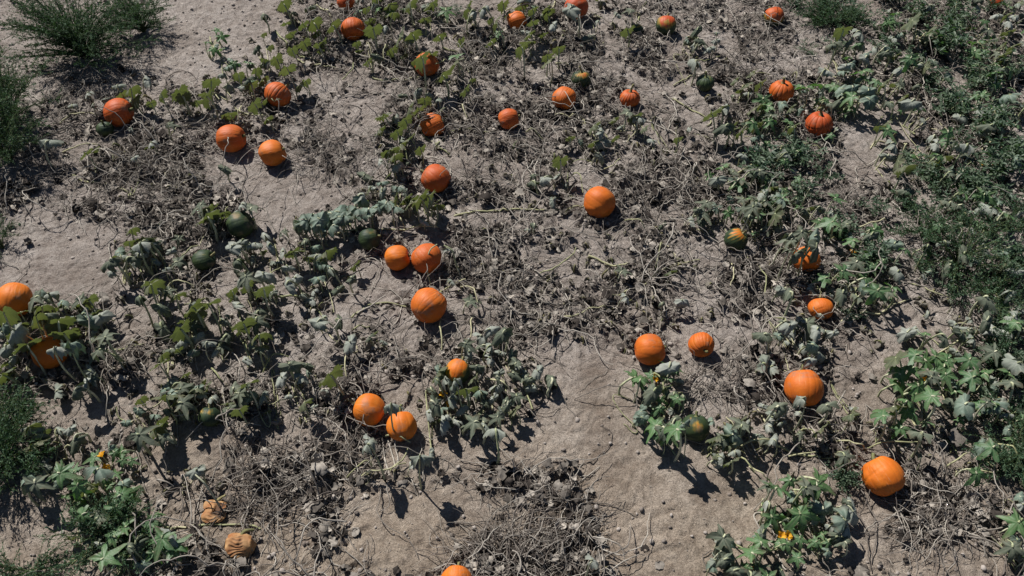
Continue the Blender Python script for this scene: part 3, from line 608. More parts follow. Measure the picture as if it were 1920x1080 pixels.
 dict(l='thick leafy vine hiding the lower halves of both left edge pumpkins', L='O14,590,40 D36,602,42 O55,592,34 D112,642,42 B128,655,36 x98,690,26 d92,552,40 o105,578,26 o140,574,28 o106,622,26 d70,560,26 b120,560,30 d85,590,28 d20,596,26 o40,585,30 d120,600,34 b150,592,34 x140,620,30 o60,575,22 d8,625,26 o8,640,26 d30,672,30 d20,700,24 o70,612,24 x90,598,22 b135,605,30', F=[(80,600,75,40,dict(d=16,o=12,b=6,x=10)),(20,650,35,45,dict(d=7,o=6,x=5)),(125,680,35,35,dict(x=8,d=3))], V=[[(60,620),(75,618),(90,628),(86,640)],[(40,668),(62,670),(78,662),(88,648)],[(36,612),(45,625)],[(60,595),(55,560),(50,545)],[(108,610),(120,618),(118,640)]]),
 dict(l='long row of touching blue green leaves standing on pale stalks', L='b572,414,42 b588,412,47 b604,410,47 b620,404,45 b640,400,45 b655,396,42 b672,392,42 b690,388,45 b708,387,40 b724,384,37 b742,386,37 b600,424,42 b585,422,32 b662,402,37 b683,398,37 b630,412,37 b612,418,35 b648,406,35 b578,420,35 d565,425,25', F=[(640,410,80,10,dict(b=8,x=3))], V=[[(615,432),(640,440),(670,435),(700,432),(760,432),(820,432)],[(600,430),(620,445),(640,452)]]),
 dict(l='olive leaves on tall stalks at the right end of the blue green row', L='o744,374,28 o770,380,34 d802,378,34 o815,386,30 o680,378,18 o760,372,24 d792,418,24', F=[(780,385,40,14,dict(o=4,d=3,x=2))], V=[[(780,430),(800,436),(825,442)],[(755,432),(748,420)],[(850,404),(900,399),(960,398),(1040,399),(1092,386)]]),
 dict(l='sprawling patch of large folded grey leaves left of the dark green pumpkin', L='d455,452,30 d530,472,36 d598,478,44 d618,504,42 d552,522,40 d566,548,34 o552,466,34 d520,488,32 d500,440,24 b600,495,32 d538,500,30 b594,520,32 d500,460,30 d580,560,28 d610,596,28 o490,470,20 d590,545,26 x600,530,34 d510,545,24', F=[(545,500,85,50,dict(d=18,o=4,b=4,x=16)),(600,590,30,18,dict(x=5,d=2))], V=[[(480,556),(520,562),(560,560),(590,580),(605,600)],[(640,518),(670,500),(698,482)],[(640,518),(680,512),(700,500)],[(500,530),(525,512)],[(582,508),(590,500),(605,500)]]),
 dict(l='pale arching stalks with a bleached leaf right of the touching pumpkins', L='d838,465,28 d850,525,22 x880,545,30 x835,520,22', F=[(880,545,35,30,dict(x=8,d=1))], V=[[(830,540),(850,535),(870,530)],[(860,545),(885,560),(900,585)]], ARCH=[((808,535),(800,500),(806,470),(820,458),.0075),((866,524),(855,495),(848,470),(832,460),.0080)]),
 dict(l='heavy vine junction winding across bare soil left of the slanting-ribbed pumpkin', L='d610,598,24 x690,645,30 x715,650,26 o700,625,18 d720,640,18', F=[(700,650,50,25,dict(x=8,d=2))], V=[[(655,600),(672,585),(700,570),(730,568),(760,572)],[(672,592),(700,584),(725,570)],[(655,640),(658,620),(655,600),(665,588)],[(655,665),(690,652),(720,640)],[(655,720),(657,690),(657,665)],[(655,620),(675,618),(690,615)]]),
 dict(l='crowded grey leaves around the glossy green-footed pumpkin', L='d902,628,42 d920,648,34 d880,660,36 d940,662,32 d925,672,34 b824,700,34 D842,708,32 D858,722,30 d822,690,26 d845,712,30 b900,735,36 d935,700,30 d820,765,34 d868,766,32 b850,728,28 d905,690,28 d975,690,22 o885,712,22 d890,785,28 d858,790,26 d940,770,34 d960,745,30 d925,745,30 d985,700,26 x970,780,26 d840,780,24 o818,790,26 d880,745,28', F=[(900,745,75,45,dict(d=28,b=7,o=4,x=12)),(920,655,45,28,dict(d=9,x=6)),(980,700,35,22,dict(d=2,x=6))], V=[[(828,600),(833,640),(835,675)],[(905,720),(935,740),(950,745)],[(905,770),(905,750),(918,744)],[(890,590),(880,640)]], FL=[(848,745),(838,742)]),
 dict(l='two tall wilted leaves throwing clear shadows below the resting pumpkins', L='D690,836,46 d692,822,30 D786,858,46 d806,850,30 D738,758,38 d715,762,24 x700,870,26 d772,866,26', F=[(770,760,30,14,dict(d=1,x=3)),(730,880,40,14,dict(x=5))], V=[[(665,895),(700,894),(740,895),(770,882)],[(718,818),(740,828),(766,838)],[(722,800),(716,820)],[(655,898),(690,880),(705,880)],[(735,890),(760,868),(768,845)]]),
 dict(l='few pale green leaves strung along dry vines left of the slant-ribbed pumpkin pair', L='d494,745,32 b563,705,28 b580,700,24 d540,740,22 o500,775,18 x520,790,28 d585,760,22', F=[(550,740,70,40,dict(x=16,d=5,b=2,o=2))], V=[[(480,762),(520,760),(560,756),(575,745)],[(500,700),(520,680),(545,675)],[(610,545),(640,528)],[(600,720),(630,735)]]),
 dict(l='grey green leaves with lime edges around the small yellow-topped green pumpkin', L='b322,740,34 o268,750,26 b258,772,24 b292,778,26 b255,812,28 d395,745,38 o425,755,26 d464,760,26 o345,705,24 b372,725,30 d458,742,20 o378,715,20 b236,792,22', F=[(310,765,80,40,dict(b=9,o=6,d=5,x=12)),(430,760,50,30,dict(x=10,d=4,o=3))], V=[[(395,802),(415,800),(445,790),(470,785)],[(250,790),(290,772),(320,745)],[(345,785),(360,770),(362,760)],[(440,815),(445,800)]]),
 dict(l='two drooping grey leaf heads with a tall stalk near the lower left weed', L='d112,806,34 d134,806,30 d78,862,26 d84,884,34 b116,902,34 o76,818,20 x100,830,28 d60,880,22 d148,842,22', F=[(110,815,45,20,dict(d=6,o=3,x=5)),(95,890,35,25,dict(d=6,b=4))], V=[[(120,860),(112,880),(115,895)],[(120,860),(135,855),(150,856)],[(118,815),(128,840)]]),
 dict(l='bright green lobed leaves with an open yellow blossom at lower left', L='g175,858,36 b205,840,32 g232,845,34 g142,880,32 g196,900,34 g160,915,30 g120,930,32 g214,885,28 g135,955,26 g225,862,28 g180,880,30 g150,940,28 g245,862,24 g205,910,26', F=[(175,890,55,40,dict(g=10,b=4,o=2,x=6))], V=[[(180,860),(185,885),(200,900)],[(150,900),(175,925)]], FL=[(202,857),(196,860)]),
 dict(l='lone silver grey leaf on a long curved stalk above the rotten pumpkin', L='d362,884,40 d374,880,28 x345,910,24', F=[(300,880,45,30,dict(x=6)),(390,900,30,20,dict(x=3))], V=[[(300,900),(330,920)],[(265,975),(300,988),(335,996)],[(225,1008),(270,1014),(300,1008),(325,990),(350,990)]], ARCH=[((416,956),(400,930),(382,905),(366,890),.0085)]),
 dict(l='dusty stems and small grey leaves over the dark weed at the bottom left', L='d232,968,28 d215,990,20 b262,1040,26 d230,965,20 g300,1030,24 g320,1010,22 d285,1020,18 b268,1060,30 g290,1042,20 o130,1010,22', F=[(230,1010,60,45,dict(d=8,g=10,b=5,x=6)),(310,1025,30,20,dict(g=6,x=4))], V=[[(140,1058),(165,1052),(185,1050)],[(243,1079),(246,1062),(262,1055)],[(200,1040),(210,1010),(215,985)],[(360,985),(400,985),(460,988),(480,995)]]),
 dict(l='grey green leaves with one yellow blossom left of the yellow-crowned green pumpkin', L='B1290,796,30 g1222,702,30 b1215,728,30 b1246,730,32 g1270,752,32 b1200,776,34 b1204,788,28 b1210,762,30 g1244,816,36 b1260,806,26 g1236,748,26 b1195,790,26 b1276,792,30 g1250,712,28 d1275,715,22 b1340,790,28 d1260,770,24 g1232,772,24', F=[(1232,745,45,50,dict(g=10,b=12,o=3,d=3)),(1245,810,25,14,dict(g=3,b=2))], V=[[(1240,790),(1243,770),(1250,740)],[(1260,815),(1290,825),(1320,833),(1350,822),(1368,812)],[(1225,700),(1240,730),(1242,765)],[(1290,760),(1265,745)]], FL=[(1214,703)]),
 dict(l='dry olive and grey leaves trailing right of the yellow-crowned green pumpkin', L='o1368,830,32 d1378,845,30 x1400,800,34 o1345,850,24 d1382,802,24 d1360,818,20 x1392,850,28', F=[(1380,820,50,35,dict(x=14,d=7,o=5,b=2))], V=[[(1330,850),(1348,842),(1362,825)],[(1380,850),(1410,842),(1440,835)],[(1400,870),(1420,890),(1430,900)],[(1360,860),(1385,880),(1410,900)]]),
 dict(l='lone pale leaf on a stalk at the bottom beside the dry vine mat', L='d1113,1048,34 x1135,1065,24', F=[], V=[], ARCH=[((1098,1085),(1102,1070),(1106,1058),(1110,1052),.007)]),
 dict(l='silver green leaves on a dark stem at the bottom right of the sandy track', L='b1364,1012,42 b1370,1048,36 b1388,1070,36 g1405,1062,26 b1420,1010,28 b1430,1000,26 d1355,1010,26 b1345,1002,22 g1440,950,28 b1350,1040,24', F=[(1400,1045,50,35,dict(b=10,g=6,d=3))], V=[[(1380,1020),(1400,1040),(1415,1055)],[(1415,1079),(1420,1055),(1445,1035)]], FL=[(1414,1077)]),
 dict(l='leafy green clump with two yellow blossoms left of the largest pumpkin shadow', L='g1475,900,36 g1520,906,38 g1494,944,34 g1512,960,30 b1530,945,32 g1470,975,36 b1448,955,26 g1500,1010,34 g1530,1020,28 g1475,1015,38 b1545,965,34 b1556,952,26 d1595,965,40 b1530,975,30 g1540,1000,30 g1460,1018,30 d1560,985,26 g1555,1015,24 b1515,930,26 g1484,992,26 g1510,985,28', F=[(1505,965,65,60,dict(g=15,b=9,d=4,x=4)),(1580,970,25,15,dict(d=4,x=3))], V=[[(1440,960),(1446,985),(1460,1000)],[(1520,920),(1522,935)],[(1430,1030),(1470,1028),(1500,1040)]], FL=[(1512,936),(1466,998),(1461,1002)]),
 dict(l='dry stalks and folded grey leaves in front of the very large orange pumpkin', L='D1500,748,32 d1500,770,32 d1456,776,42 d1443,795,34 d1468,790,26 d1492,745,22 x1560,830,30 x1550,845,26 d1430,760,24 o1600,770,22 d1600,765,22', F=[(1460,800,50,30,dict(d=9,x=10)),(1570,790,45,50,dict(x=14,d=3,o=3))], V=[[(1512,764),(1545,772),(1575,790),(1600,828)],[(1560,798),(1570,765),(1578,740)],[(1490,830),(1500,815),(1520,814),(1530,828)],[(1440,838),(1480,848),(1520,856),(1560,862)],[(1480,860),(1530,854)],[(1556,830),(1590,850),(1610,850)],[(1620,846),(1650,845),(1700,848),(1720,852)]]),
 dict(l='large bright green lobed leaves of a fresh plant at the right', L='g1690,700,54 g1680,720,50 g1738,678,54 g1770,690,50 g1745,742,56 g1660,780,46 g1650,775,36 g1705,770,48 g1690,802,38 g1790,735,42 g1775,675,42 g1780,700,42 g1720,725,46 g1740,790,32 b1800,720,38 g1715,690,40 g1710,805,32', F=[(1730,735,65,50,dict(g=12,b=2,o=2,x=6)),(1760,830,35,20,dict(x=4,d=2))], V=[[(1625,812),(1650,813),(1670,813)],[(1700,815),(1720,802),(1740,805)]], FL=[(1728,705)]),
 dict(l='grey wilted leaves fallen around the bright orange crowned pumpkin', L='B1520,447,38 H1490,452,40 H1528,462,40 H1500,462,40 H1506,434,40 H1482,440,36 H1478,462,32 d1494,606,38 d1487,622,34 d1530,620,40 d1548,618,30 d1540,590,20 d1505,600,26 d1478,640,22 b1460,630,26 d1520,455,30 d1555,552,24 d1570,505,28 d1515,676,40 d1600,540,20 d1525,545,26', F=[(1500,635,55,30,dict(d=9,x=8,b=2)),(1500,560,60,30,dict(x=12,d=3)),(1500,680,45,20,dict(d=4,x=8))], V=[[(1440,522),(1480,526),(1510,540),(1548,535)],[(1450,676),(1490,665),(1515,645),(1530,622)],[(1485,515),(1515,512),(1545,502)],[(1455,520),(1475,490),(1490,470)],[(1592,540),(1595,578)],[(1450,600),(1470,610),(1470,630)],[(1605,592),(1650,590),(1680,572),(1710,562)],[(1575,615),(1600,600)]]),
 dict(l='grey green leaves and vines around the striped green pumpkin', L='b1345,382,30 b1372,372,26 d1430,366,34 d1418,380,28 b1390,392,26 g1440,350,26 d1300,412,26 b1365,395,24 x1330,430,28 o1400,410,20 d1450,370,26', F=[(1390,385,60,28,dict(b=8,g=7,d=7,x=8,o=2)),(1430,460,30,30,dict(x=7,d=3))], V=[[(1365,456),(1345,480),(1310,490)],[(1300,420),(1335,428)],[(1352,422),(1354,440)],[(1380,400),(1395,420),(1402,432)],[(1365,490),(1368,520),(1364,545)],[(1420,510),(1432,535),(1430,560)],[(1395,510),(1420,508),(1440,515)]]),
 dict(l='lone dark curled dead leaf with vines on the middle dry ground', L='x1020,590,44 x1012,600,34 o1258,505,26 x1300,500,34 x1185,560,34 d1175,552,28 x1240,600,30 x1260,610,32', F=[(1200,500,130,60,dict(x=20)),(1040,480,70,50,dict(x=10)),(1250,600,80,30,dict(x=10))], V=[[(1014,512),(1040,510),(1062,498),(1078,475)],[(1230,510),(1236,480),(1240,460)],[(1060,597),(1090,598),(1115,588),(1150,580)],[(1040,655),(1055,640),(1070,628)],[(1170,420),(1210,440)],[(1150,560),(1200,540),(1260,500),(1310,490)]]),
 dict(l='pale curled leaves and straight stalks right of the crowned pumpkin', L='d1715,616,30 d1700,622,26 d1818,612,34 d1822,600,22 d1790,660,34 d1862,640,26 o1785,650,20', F=[(1800,640,70,30,dict(d=8,x=8,g=3)),(1650,640,50,20,dict(x=4))], V=[[(1755,665),(1790,645),(1815,630)],[(1725,635),(1745,665)],[(1810,622),(1850,632)]], ARCH=[((1755,668),(1742,645),(1730,630),(1718,620),.007)]),
 dict(l='striped white grey leaf and tall stalk at the right edge', L='d1905,596,44 d1905,510,38 o1880,500,24 d1890,610,30 x1900,540,34 d1915,575,30', F=[(1895,560,30,50,dict(d=6,x=8,g=4))], V=[[(1898,570),(1905,545),(1908,515)]]),
 dict(l='white star leaf standing out of the dense right hand weeds', L='d1856,386,40 d1862,372,24 d1840,392,26 d1880,400,20 g1835,420,26 d1825,430,20', F=[(1860,390,50,35,dict(d=6,g=8,b=4))], V=[[(1788,405),(1800,425)],[(1812,440),(1820,420),(1818,415)],[(1840,440),(1870,432)],[(1840,400),(1838,430)]], FL=[(1838,312),(1874,311)]),
 dict(l='single torn pale leaf on a stalk below the bright green plant', L='b1842,838,44 d1855,828,26 x1870,850,26', F=[(1870,870,35,25,dict(x=4,g=2))], V=[[(1860,838),(1880,850),(1895,865)],[(1780,880),(1810,860)]]),
 dict(l='pale folded leaves in the shade below the right hand weed near the edge', L='d1880,752,36 d1890,770,28 b1895,800,26 d1840,720,28 d1820,700,24 b1870,730,26 g1900,820,28', F=[(1870,745,45,35,dict(d=8,b=5,g=8,x=6))], V=[[(1870,770),(1890,790)],[(1830,690),(1850,670)]]),
 dict(l='blue grey leaf pair at the right edge near the bottom', L='b1912,930,34 d1916,948,32 b1905,1015,26 g1915,1040,24', F=[(1905,1000,20,50,dict(b=3,g=4,x=3))], V=[[(1880,1000),(1900,985)]]),
 dict(l='low grey leaves spreading through weeds left of the shaded reddish pumpkin at right', L='b1450,280,28 b1420,255,26 d1400,345,30 b1385,335,26 g1475,300,26 b1465,355,28 d1450,340,24 g1500,330,24 d1560,400,24 o1515,390,24', F=[(1440,320,75,45,dict(b=12,g=14,d=8,x=8)),(1500,400,70,40,dict(b=5,g=8,d=6,x=10))], V=[[(1380,330),(1410,310),(1440,300)],[(1455,310),(1462,280)],[(1530,290),(1548,280)],[(1440,430),(1452,400)]]),
 dict(l='sunken leaves and one yellow blossom right of the shaded reddish pumpkin', L='g1630,480,26 g1640,500,28 b1590,495,26 g1615,520,24 b1600,440,24 b1625,440,22 g1650,490,22', F=[(1610,490,55,50,dict(g=18,b=8,d=4,x=5))], V=[[(1605,435),(1640,430),(1655,422)],[(1640,550),(1665,570)]], FL=[(1600,478)]),
 dict(l='grey and dark green leaves poking through the top right weeds below the corner', L='d1740,20,28 b1690,60,30 d1800,60,28 b1790,140,34 d1730,120,28 b1880,240,32', F=[(1750,100,90,75,dict(d=16,g=6,b=6,o=4,x=14)),(1850,260,55,45,dict(d=8,g=6,b=5,x=4))], V=[[(1700,20),(1720,50),(1715,80)],[(1800,90),(1830,70),(1850,75)],[(1760,160),(1790,175),(1830,170)],[(1840,290),(1860,270),(1890,262)]]),
 dict(l='pale and dark vine leaves threaded through the dark weed mound at right', L='d1770,450,30 b1830,480,30 d1740,520,26 g1700,470,30 b1880,470,30', F=[(1790,500,90,75,dict(d=10,g=6,b=5,x=12)),(1870,640,40,60,dict(d=10,g=6,b=5,x=6)),(1780,340,80,35,dict(d=8,g=4,b=3,x=8))], V=[[(1755,430),(1775,450),(1790,480)],[(1850,520),(1870,560),(1880,600)],[(1700,540),(1740,560),(1780,570)],[(1800,330),(1830,350),(1870,345)]]),
 dict(l='scattered wilted leaves between the left bare strip and the dry litter', L='h330,440,26 h300,420,24', F=[(350,500,90,60,dict(d=7,x=10,o=2)),(250,600,90,40,dict(d=6,x=10)),(210,700,100,50,dict(d=8,x=10))], V=[[(180,640),(220,660),(270,650)],[(300,560),(330,545),(370,550)]]),
 dict(l='dark shrivelled leaves strewn across the dry middle of the field', L='h1000,420,26 x960,330,28', F=[(960,340,90,70,dict(d=4,x=18,o=1)),(1020,470,110,70,dict(d=4,x=16)),(1180,560,120,60,dict(x=14,d=3)),(1240,360,80,50,dict(x=10,d=4))], V=[[(900,440),(950,450),(1000,440)],[(1100,480),(1150,500),(1190,495)],[(980,560),(1040,570),(1080,560)]]),
]
GRP = 'pumpkin vines sprawling over the field'
vine_bases = []
for pi, p in enumerate(PLANTS):
    r = np.random.default_rng(1000 + pi)
    ent = [e for e in p['L'].split()]
    xy = [(float(e[1:].split(',')[0]), float(e[1:].split(',')[1]) + 12) for e in ent]
    mx, my = np.mean([a for a, _ in xy]), np.mean([b for _, b in xy])
    g0, _ = at(mx, my, 0); rc = (float(g0[0]), float(g0[1]), h1(g0[0], g0[1]))
    root = thing('pumpkin_vine', p['l'], 'pumpkin vine', rc, GRP)
    bases = []
    for e in ent:
        a, b, s = e[1:].split(',')
        bases.append(add_leaf(root, rc, e[0], float(a), float(b), float(s), r))
    for cx, cy, rx, ry, cnt in p['F']:
        for kd, n in cnt.items():
            for _ in range(int(round(n * (.75 if kd in 'dbg' else .9)))):
                for _try in range(6):
                    t, q = r.uniform(0, 6.283), math.sqrt(r.uniform(0, 1)); a, b = cx + rx * 1.5 * q * math.cos(t), cy + ry * 1.5 * q * math.sin(t)
                    if not hits_pumpkin(a, b, .68 if kd != 'x' else .6): break
                else: continue
                kq = 'h' if (kd in 'db' and r.uniform() < .55) or (kd == 'g' and r.uniform() < .15) else kd
                bases.append(add_leaf(root, rc, kq, a, b, None if kd != 'x' else r.uniform(14, 34), r))
    for v in p['V']: vine_obj(root, rc, v, r.uniform(.0080, .0115), r.uniform() < .3, r=r)
    # connecting runners between leaf bases
    B = np.array(bases)
    if len(B) > 3:
        order = np.argsort(B[:, 0] + .3 * B[:, 1]); B = B[order]
        for j in range(0, len(B) - 3, 4):
            seg = B[j:j + 4, :2] + r.normal(0, .03, (4, 2))
            if np.linalg.norm(np.diff(seg, axis=0), axis=1).max() < .6: vine_obj(root, rc, seg, r.uniform(.0035, .0065), r.uniform() < .5, .008, world=True)
    for a in p.get('ARCH', []):
        (x0, y0), (x1, y1), (x2, y2), (x3, y3), rr_ = a
        hs = [0, .13, .25, .28]; P = [at(x_, y_, h_)[0] for (x_, y_), h_ in zip(((x0, y0), (x1, y1), (x2, y2), (x3, y3)), hs)]
        P = np.array(P); P[0, 2] = h1(P[0, 0], P[0, 1]) - .01
        S = spline(P, 16) - np.array(rc); V, Q = tubes(S[None], np.linspace(rr_, rr_ * .7, 16)[None], 7)
        obj('leaf_stalk', mesh_np('leaf_stalk', V, Q, None, MAT['petiole']), root)
    for f in p.get('FL', []): blossom(root, rc, f[0], f[1], r)

# ------------------------------------------------------------------ weeds
def needles(S, P, D, L_, W_, r, var):
    """narrow bent leaves: P base (n,3), D direction (n,3)"""
    n = len(P); D = D / (np.linalg.norm(D, axis=1, keepdims=True) + 1e-9)
    sidev = np.cross(D, r.normal(0, 1, (n, 3))); sidev /= np.linalg.norm(sidev, axis=1, keepdims=True) + 1e-9
    L_ = np.broadcast_to(L_, (n,))[:, None]; W_ = np.broadcast_to(W_, (n,))[:, None]
    droop = np.zeros((n, 3)); droop[:, 2] = -1
    a = P; m1 = P + D * L_ * .5 + sidev * W_; m2 = P + D * L_ * .5 - sidev * W_; tip = P + D * L_ + droop * L_ * .15
    V = np.stack([a, m1, tip, m2], 1).reshape(-1, 3); k = np.arange(n)[:, None] * 4
    Q = np.hstack([k, k + 1, k + 2, k + 3]); S.add(V, Q, None, np.repeat(var, 4))
def feathery(seed, rx, ry, hh, nb, sub, nd):
    r = np.random.default_rng(seed); fol = Soup(); st = Soup()
    for b in range(nb):
        a = r.uniform(0, 6.283); q = r.uniform(.15, 1) ** .6; n = 9; t = np.linspace(0, 1, n)
        ex, ey = math.cos(a) * rx * q, math.sin(a) * ry * q; ez = hh * (1 - .70 * q ** 2) * r.uniform(.75, 1.1)
        P = np.stack([ex * t ** 1.2, ey * t ** 1.2, ez * np.sin(t * np.pi / 2) ** .9], 1) + r.normal(0, .012, (n, 3)) * t[:, None]; P[0] = (0, 0, -.02)
        V, Q = tubes(P[None], np.linspace(.008, .003, n)[None], 4); st.add(V, Q, None, r.uniform())
        dirb = P[-1] / np.linalg.norm(P[-1])
        for s in range(sub):
            u = r.uniform(.22, 1.0); i0 = min(int(u * (n - 1)), n - 2); b0 = P[i0] + (P[i0 + 1] - P[i0]) * (u * (n - 1) - i0)
            d = dirb * .8 + r.normal(0, .5, 3); d[2] = abs(d[2]) * .6 + .1; d /= np.linalg.norm(d); ln = r.uniform(.10, .26) * (1.15 - .4 * u)
            tt = np.linspace(0, 1, 5)[:, None]; C = b0 + d * ln * tt; C[:, 2] -= .12 * ln * tt[:, 0] ** 2
            V, Q = tubes(C[None], np.linspace(.0024, .0010, 5)[None], 3); st.add(V, Q, None, r.uniform())
            w_ = r.uniform(0, 1, nd); pb = b0 + d * ln * w_[:, None]
            needles(fol, pb, d * .9 + r.normal(0, .65, (nd, 3)), r.uniform(.016, .036, nd), r.uniform(.0022, .0052, nd), r, np.clip(r.normal(.45, .25) + r.normal(0, .12, nd), 0, 1))
    return fol.mesh('weed_foliage', MAT['weed'], False), st.mesh('weed_stems', MAT['stem'])
def leafy(seed, rx, hh, nb, nl, lsz):
    r = np.random.default_rng(seed); fol = Soup(); st = Soup()
    for b in range(nb):
        a = r.uniform(0, 6.283); q = r.uniform(.1, 1) ** .7; n = 8; t = np.linspace(0, 1, n)
        P = np.stack([math.cos(a) * rx * q * t, math.sin(a) * rx * q * t, hh * r.uniform(.5, 1.1) * (1 - .5 * q) * np.sin(t * 1.7)], 1) + r.normal(0, .010, (n, 3)) * t[:, None]; P[0] = (0, 0, -.02)
        V, Q = tubes(P[None], np.linspace(.006, .002, n)[None], 4); st.add(V, Q, None, r.uniform())
        u = r.uniform(.12, 1, nl) * (n - 1); i0 = np.minimum(u.astype(int), n - 2); pb = P[i0] + (P[i0 + 1] - P[i0]) * (u - i0)[:, None]
        ang = r.uniform(0, 6.283, nl); d = np.stack([np.cos(ang), np.sin(ang), r.uniform(-.2, .7, nl)], 1); d /= np.linalg.norm(d, axis=1, keepdims=True)
        L_ = (r.uniform(.55, 1.25, nl) * lsz)[:, None]; sd_ = np.cross(d, [0, 0, 1]) + r.normal(0, .3, (nl, 3)); sd_ /= np.linalg.norm(sd_, axis=1, keepdims=True)
        W_ = L_ * r.uniform(.15, .24, (nl, 1)); up = np.cross(sd_, d); pb = pb + d * L_ * .25
        rows = [pb, pb + d * L_ * .3 + sd_ * W_ + up * W_ * .4, pb + d * L_ * .65 + sd_ * W_ * .8 + up * W_ * .3, pb + d * L_ - up * L_ * .12,
                pb + d * L_ * .65 - sd_ * W_ * .8 + up * W_ * .3, pb + d * L_ * .3 - sd_ * W_ + up * W_ * .4, pb + d * L_ * .45 - up * W_ * .15]
        V = np.stack(rows, 1).reshape(-1, 3); k = np.arange(nl)[:, None] * 7
        T = np.concatenate([np.hstack([k + i_, k + (i_ + 1) % 6, k + 6]) for i_ in range(6)])
        fol.add(V, None, T, np.repeat(np.clip(r.normal(.4, .28) + r.normal(0, .15, nl), 0, 1), 7))
    return fol.mesh('weed_foliage', MAT['leafy'], False), st.mesh('weed_stems', MAT['stem'])
FW = [  # feathery: base px, half width m, half depth, height, branches, label
 (160,105,.88,.60,.80,104,'large dark feathery weed at the top left on pale soil'),
 (270,60,.38,.36,.50,34,'smaller feathery weed at the right end of the big top left one'),
 (25,225,.52,.58,.92,60,'tall feathery weed bush at the left edge below the top left one'),
 (20,300,.46,.38,.80,36,'low dark feathery weed at the left edge with a long shadow'),
 (5,462,.18,.20,.22,10,'small olive weed tuft at the left edge beside bare ground'),
 (20,870,.34,.46,.42,36,'feathery weed at the left edge in the lower part of the field'),
 (15,800,.28,.26,.26,16,'thin feathery weed sprig at the left edge above the lower one'),
 (205,1020,.34,.34,.24,24,'dense dark weed mound at the bottom left under dusty stems'),
 (55,1072,.18,.12,.14,8,'tiny weed sprout at the bottom left corner'),
 (1790,500,.50,.45,.40,20,'large dark weed mound right of the sandy gap at the right'),
 (1730,440,.36,.28,.30,11,'bright tipped weed at the upper left of the dark right hand mound'),
 (1850,570,.34,.32,.30,10,'weed tail running down from the dark mound toward the right edge'),
 (1880,680,.30,.30,.26,9,'weed strip at the right edge above the pale folded leaves'),
 (1860,440,.36,.28,.28,9,'weed band at the right edge level with the dark mound'),
 (1560,45,.40,.30,.26,30,'dark weed at the top edge left of the bleached leaves'),
 (1900,860,.30,.30,.26,22,'yellow green weed tuft at the right edge below the single torn leaf'),
]
for k, (px, py, rx, ry, hh, nb, lab) in enumerate(FW):
    c, _ = at(px, py, 0); z = h1(c[0], c[1])
    root = thing('feathery_weed', lab, 'weed', (c[0], c[1], z), 'feathery weeds')
    f, s = feathery(300 + k, rx * 1.1, ry * 1.15, hh, nb, 13, 17)
    obj('foliage', f, root, kind='stuff'); obj('stems', s, root, kind='stuff')
LW = [
 (855,28,.20,'bright green weed tuft at the top edge beside a pale bare strip'),
 (1600,30,.36,'leafy weed at the top edge above the bleached grey leaves'),
 (1720,45,.38,'leafy weed between the top edge and the white leaf on the right'),
 (1785,20,.36,'leafy weed under the top edge left of the corner vines'),
 (1762,100,.38,'dark leafy weed below the olive leaf in the upper right'),
 (1830,105,.36,'leafy weed crossed by a pale yellow stalk in the upper right'),
 (1700,130,.36,'leafy weed right above the lime olive leaf'),
 (1820,168,.38,'bright leafy weed left of the large pale flat leaf'),
 (1775,205,.36,'leafy weed right of the leaning leaf at the sand patch end'),
 (1850,250,.38,'leafy weed below the large pale flat leaf'),
 (1800,280,.34,'leafy weed right of the bleached leaf below the sand patch'),
 (1700,320,.30,'leafy weed below the bare sand patch'),
 (1745,345,.30,'pale leafy weed just below the sand patch weed'),
 (1860,330,.36,'leafy weed holding two small orange blossoms at the right'),
 (1905,300,.32,'leafy weed at the right edge beside the orange blossoms'),
 (1900,400,.34,'leafy weed at the right edge beside the white star leaf'),
 (1640,400,.26,'low leafy weed left of the dark mound'),
 (1415,245,.22,'small bright leafy weed right of the star shaped leaf'),
 (1480,300,.34,'leafy weed below the stalk-up pumpkin with green leaf'),
 (1420,330,.30,'leafy weed in the low grey leaves left of centre right'),
 (1540,330,.28,'sparse leafy weed between two bare sandy spots'),
 (1500,370,.30,'leafy weed above the shaded reddish pumpkin'),
 (1430,400,.28,'leafy weed right of the striped green pumpkin'),
 (1570,440,.26,'dark low weed right of the grey leaf over the shaded pumpkin'),
 (1620,500,.28,'green weed below the single orange blossom'),
 (1510,100,.26,'small weed right of the scarred top pumpkin'),
 (1570,100,.30,'weed left of the bleached grey leaves'),
 (1650,110,.30,'weed between the bleached leaves and the drooping blue grey row'),
 (1540,5,.28,'weed on the top edge just left of centre right'),
 (1660,5,.32,'dark weed on the top edge above the bleached leaves'),
 (1905,215,.28,'weed at the right edge under the pale flat leaf'),
 (1900,770,.26,'weed at the right edge beside pale folded leaves'),
 (1840,760,.22,'small weed right of the bright green lobed plant'),
 (1575,900,.18,'thin weed tuft above the leafy clump with two blossoms'),
 (1905,880,.20,'yellowish small weed on the right edge in the lower part'),
 (1850,20,.30,'weed tangle left of the pumpkin in the top right corner'),
]
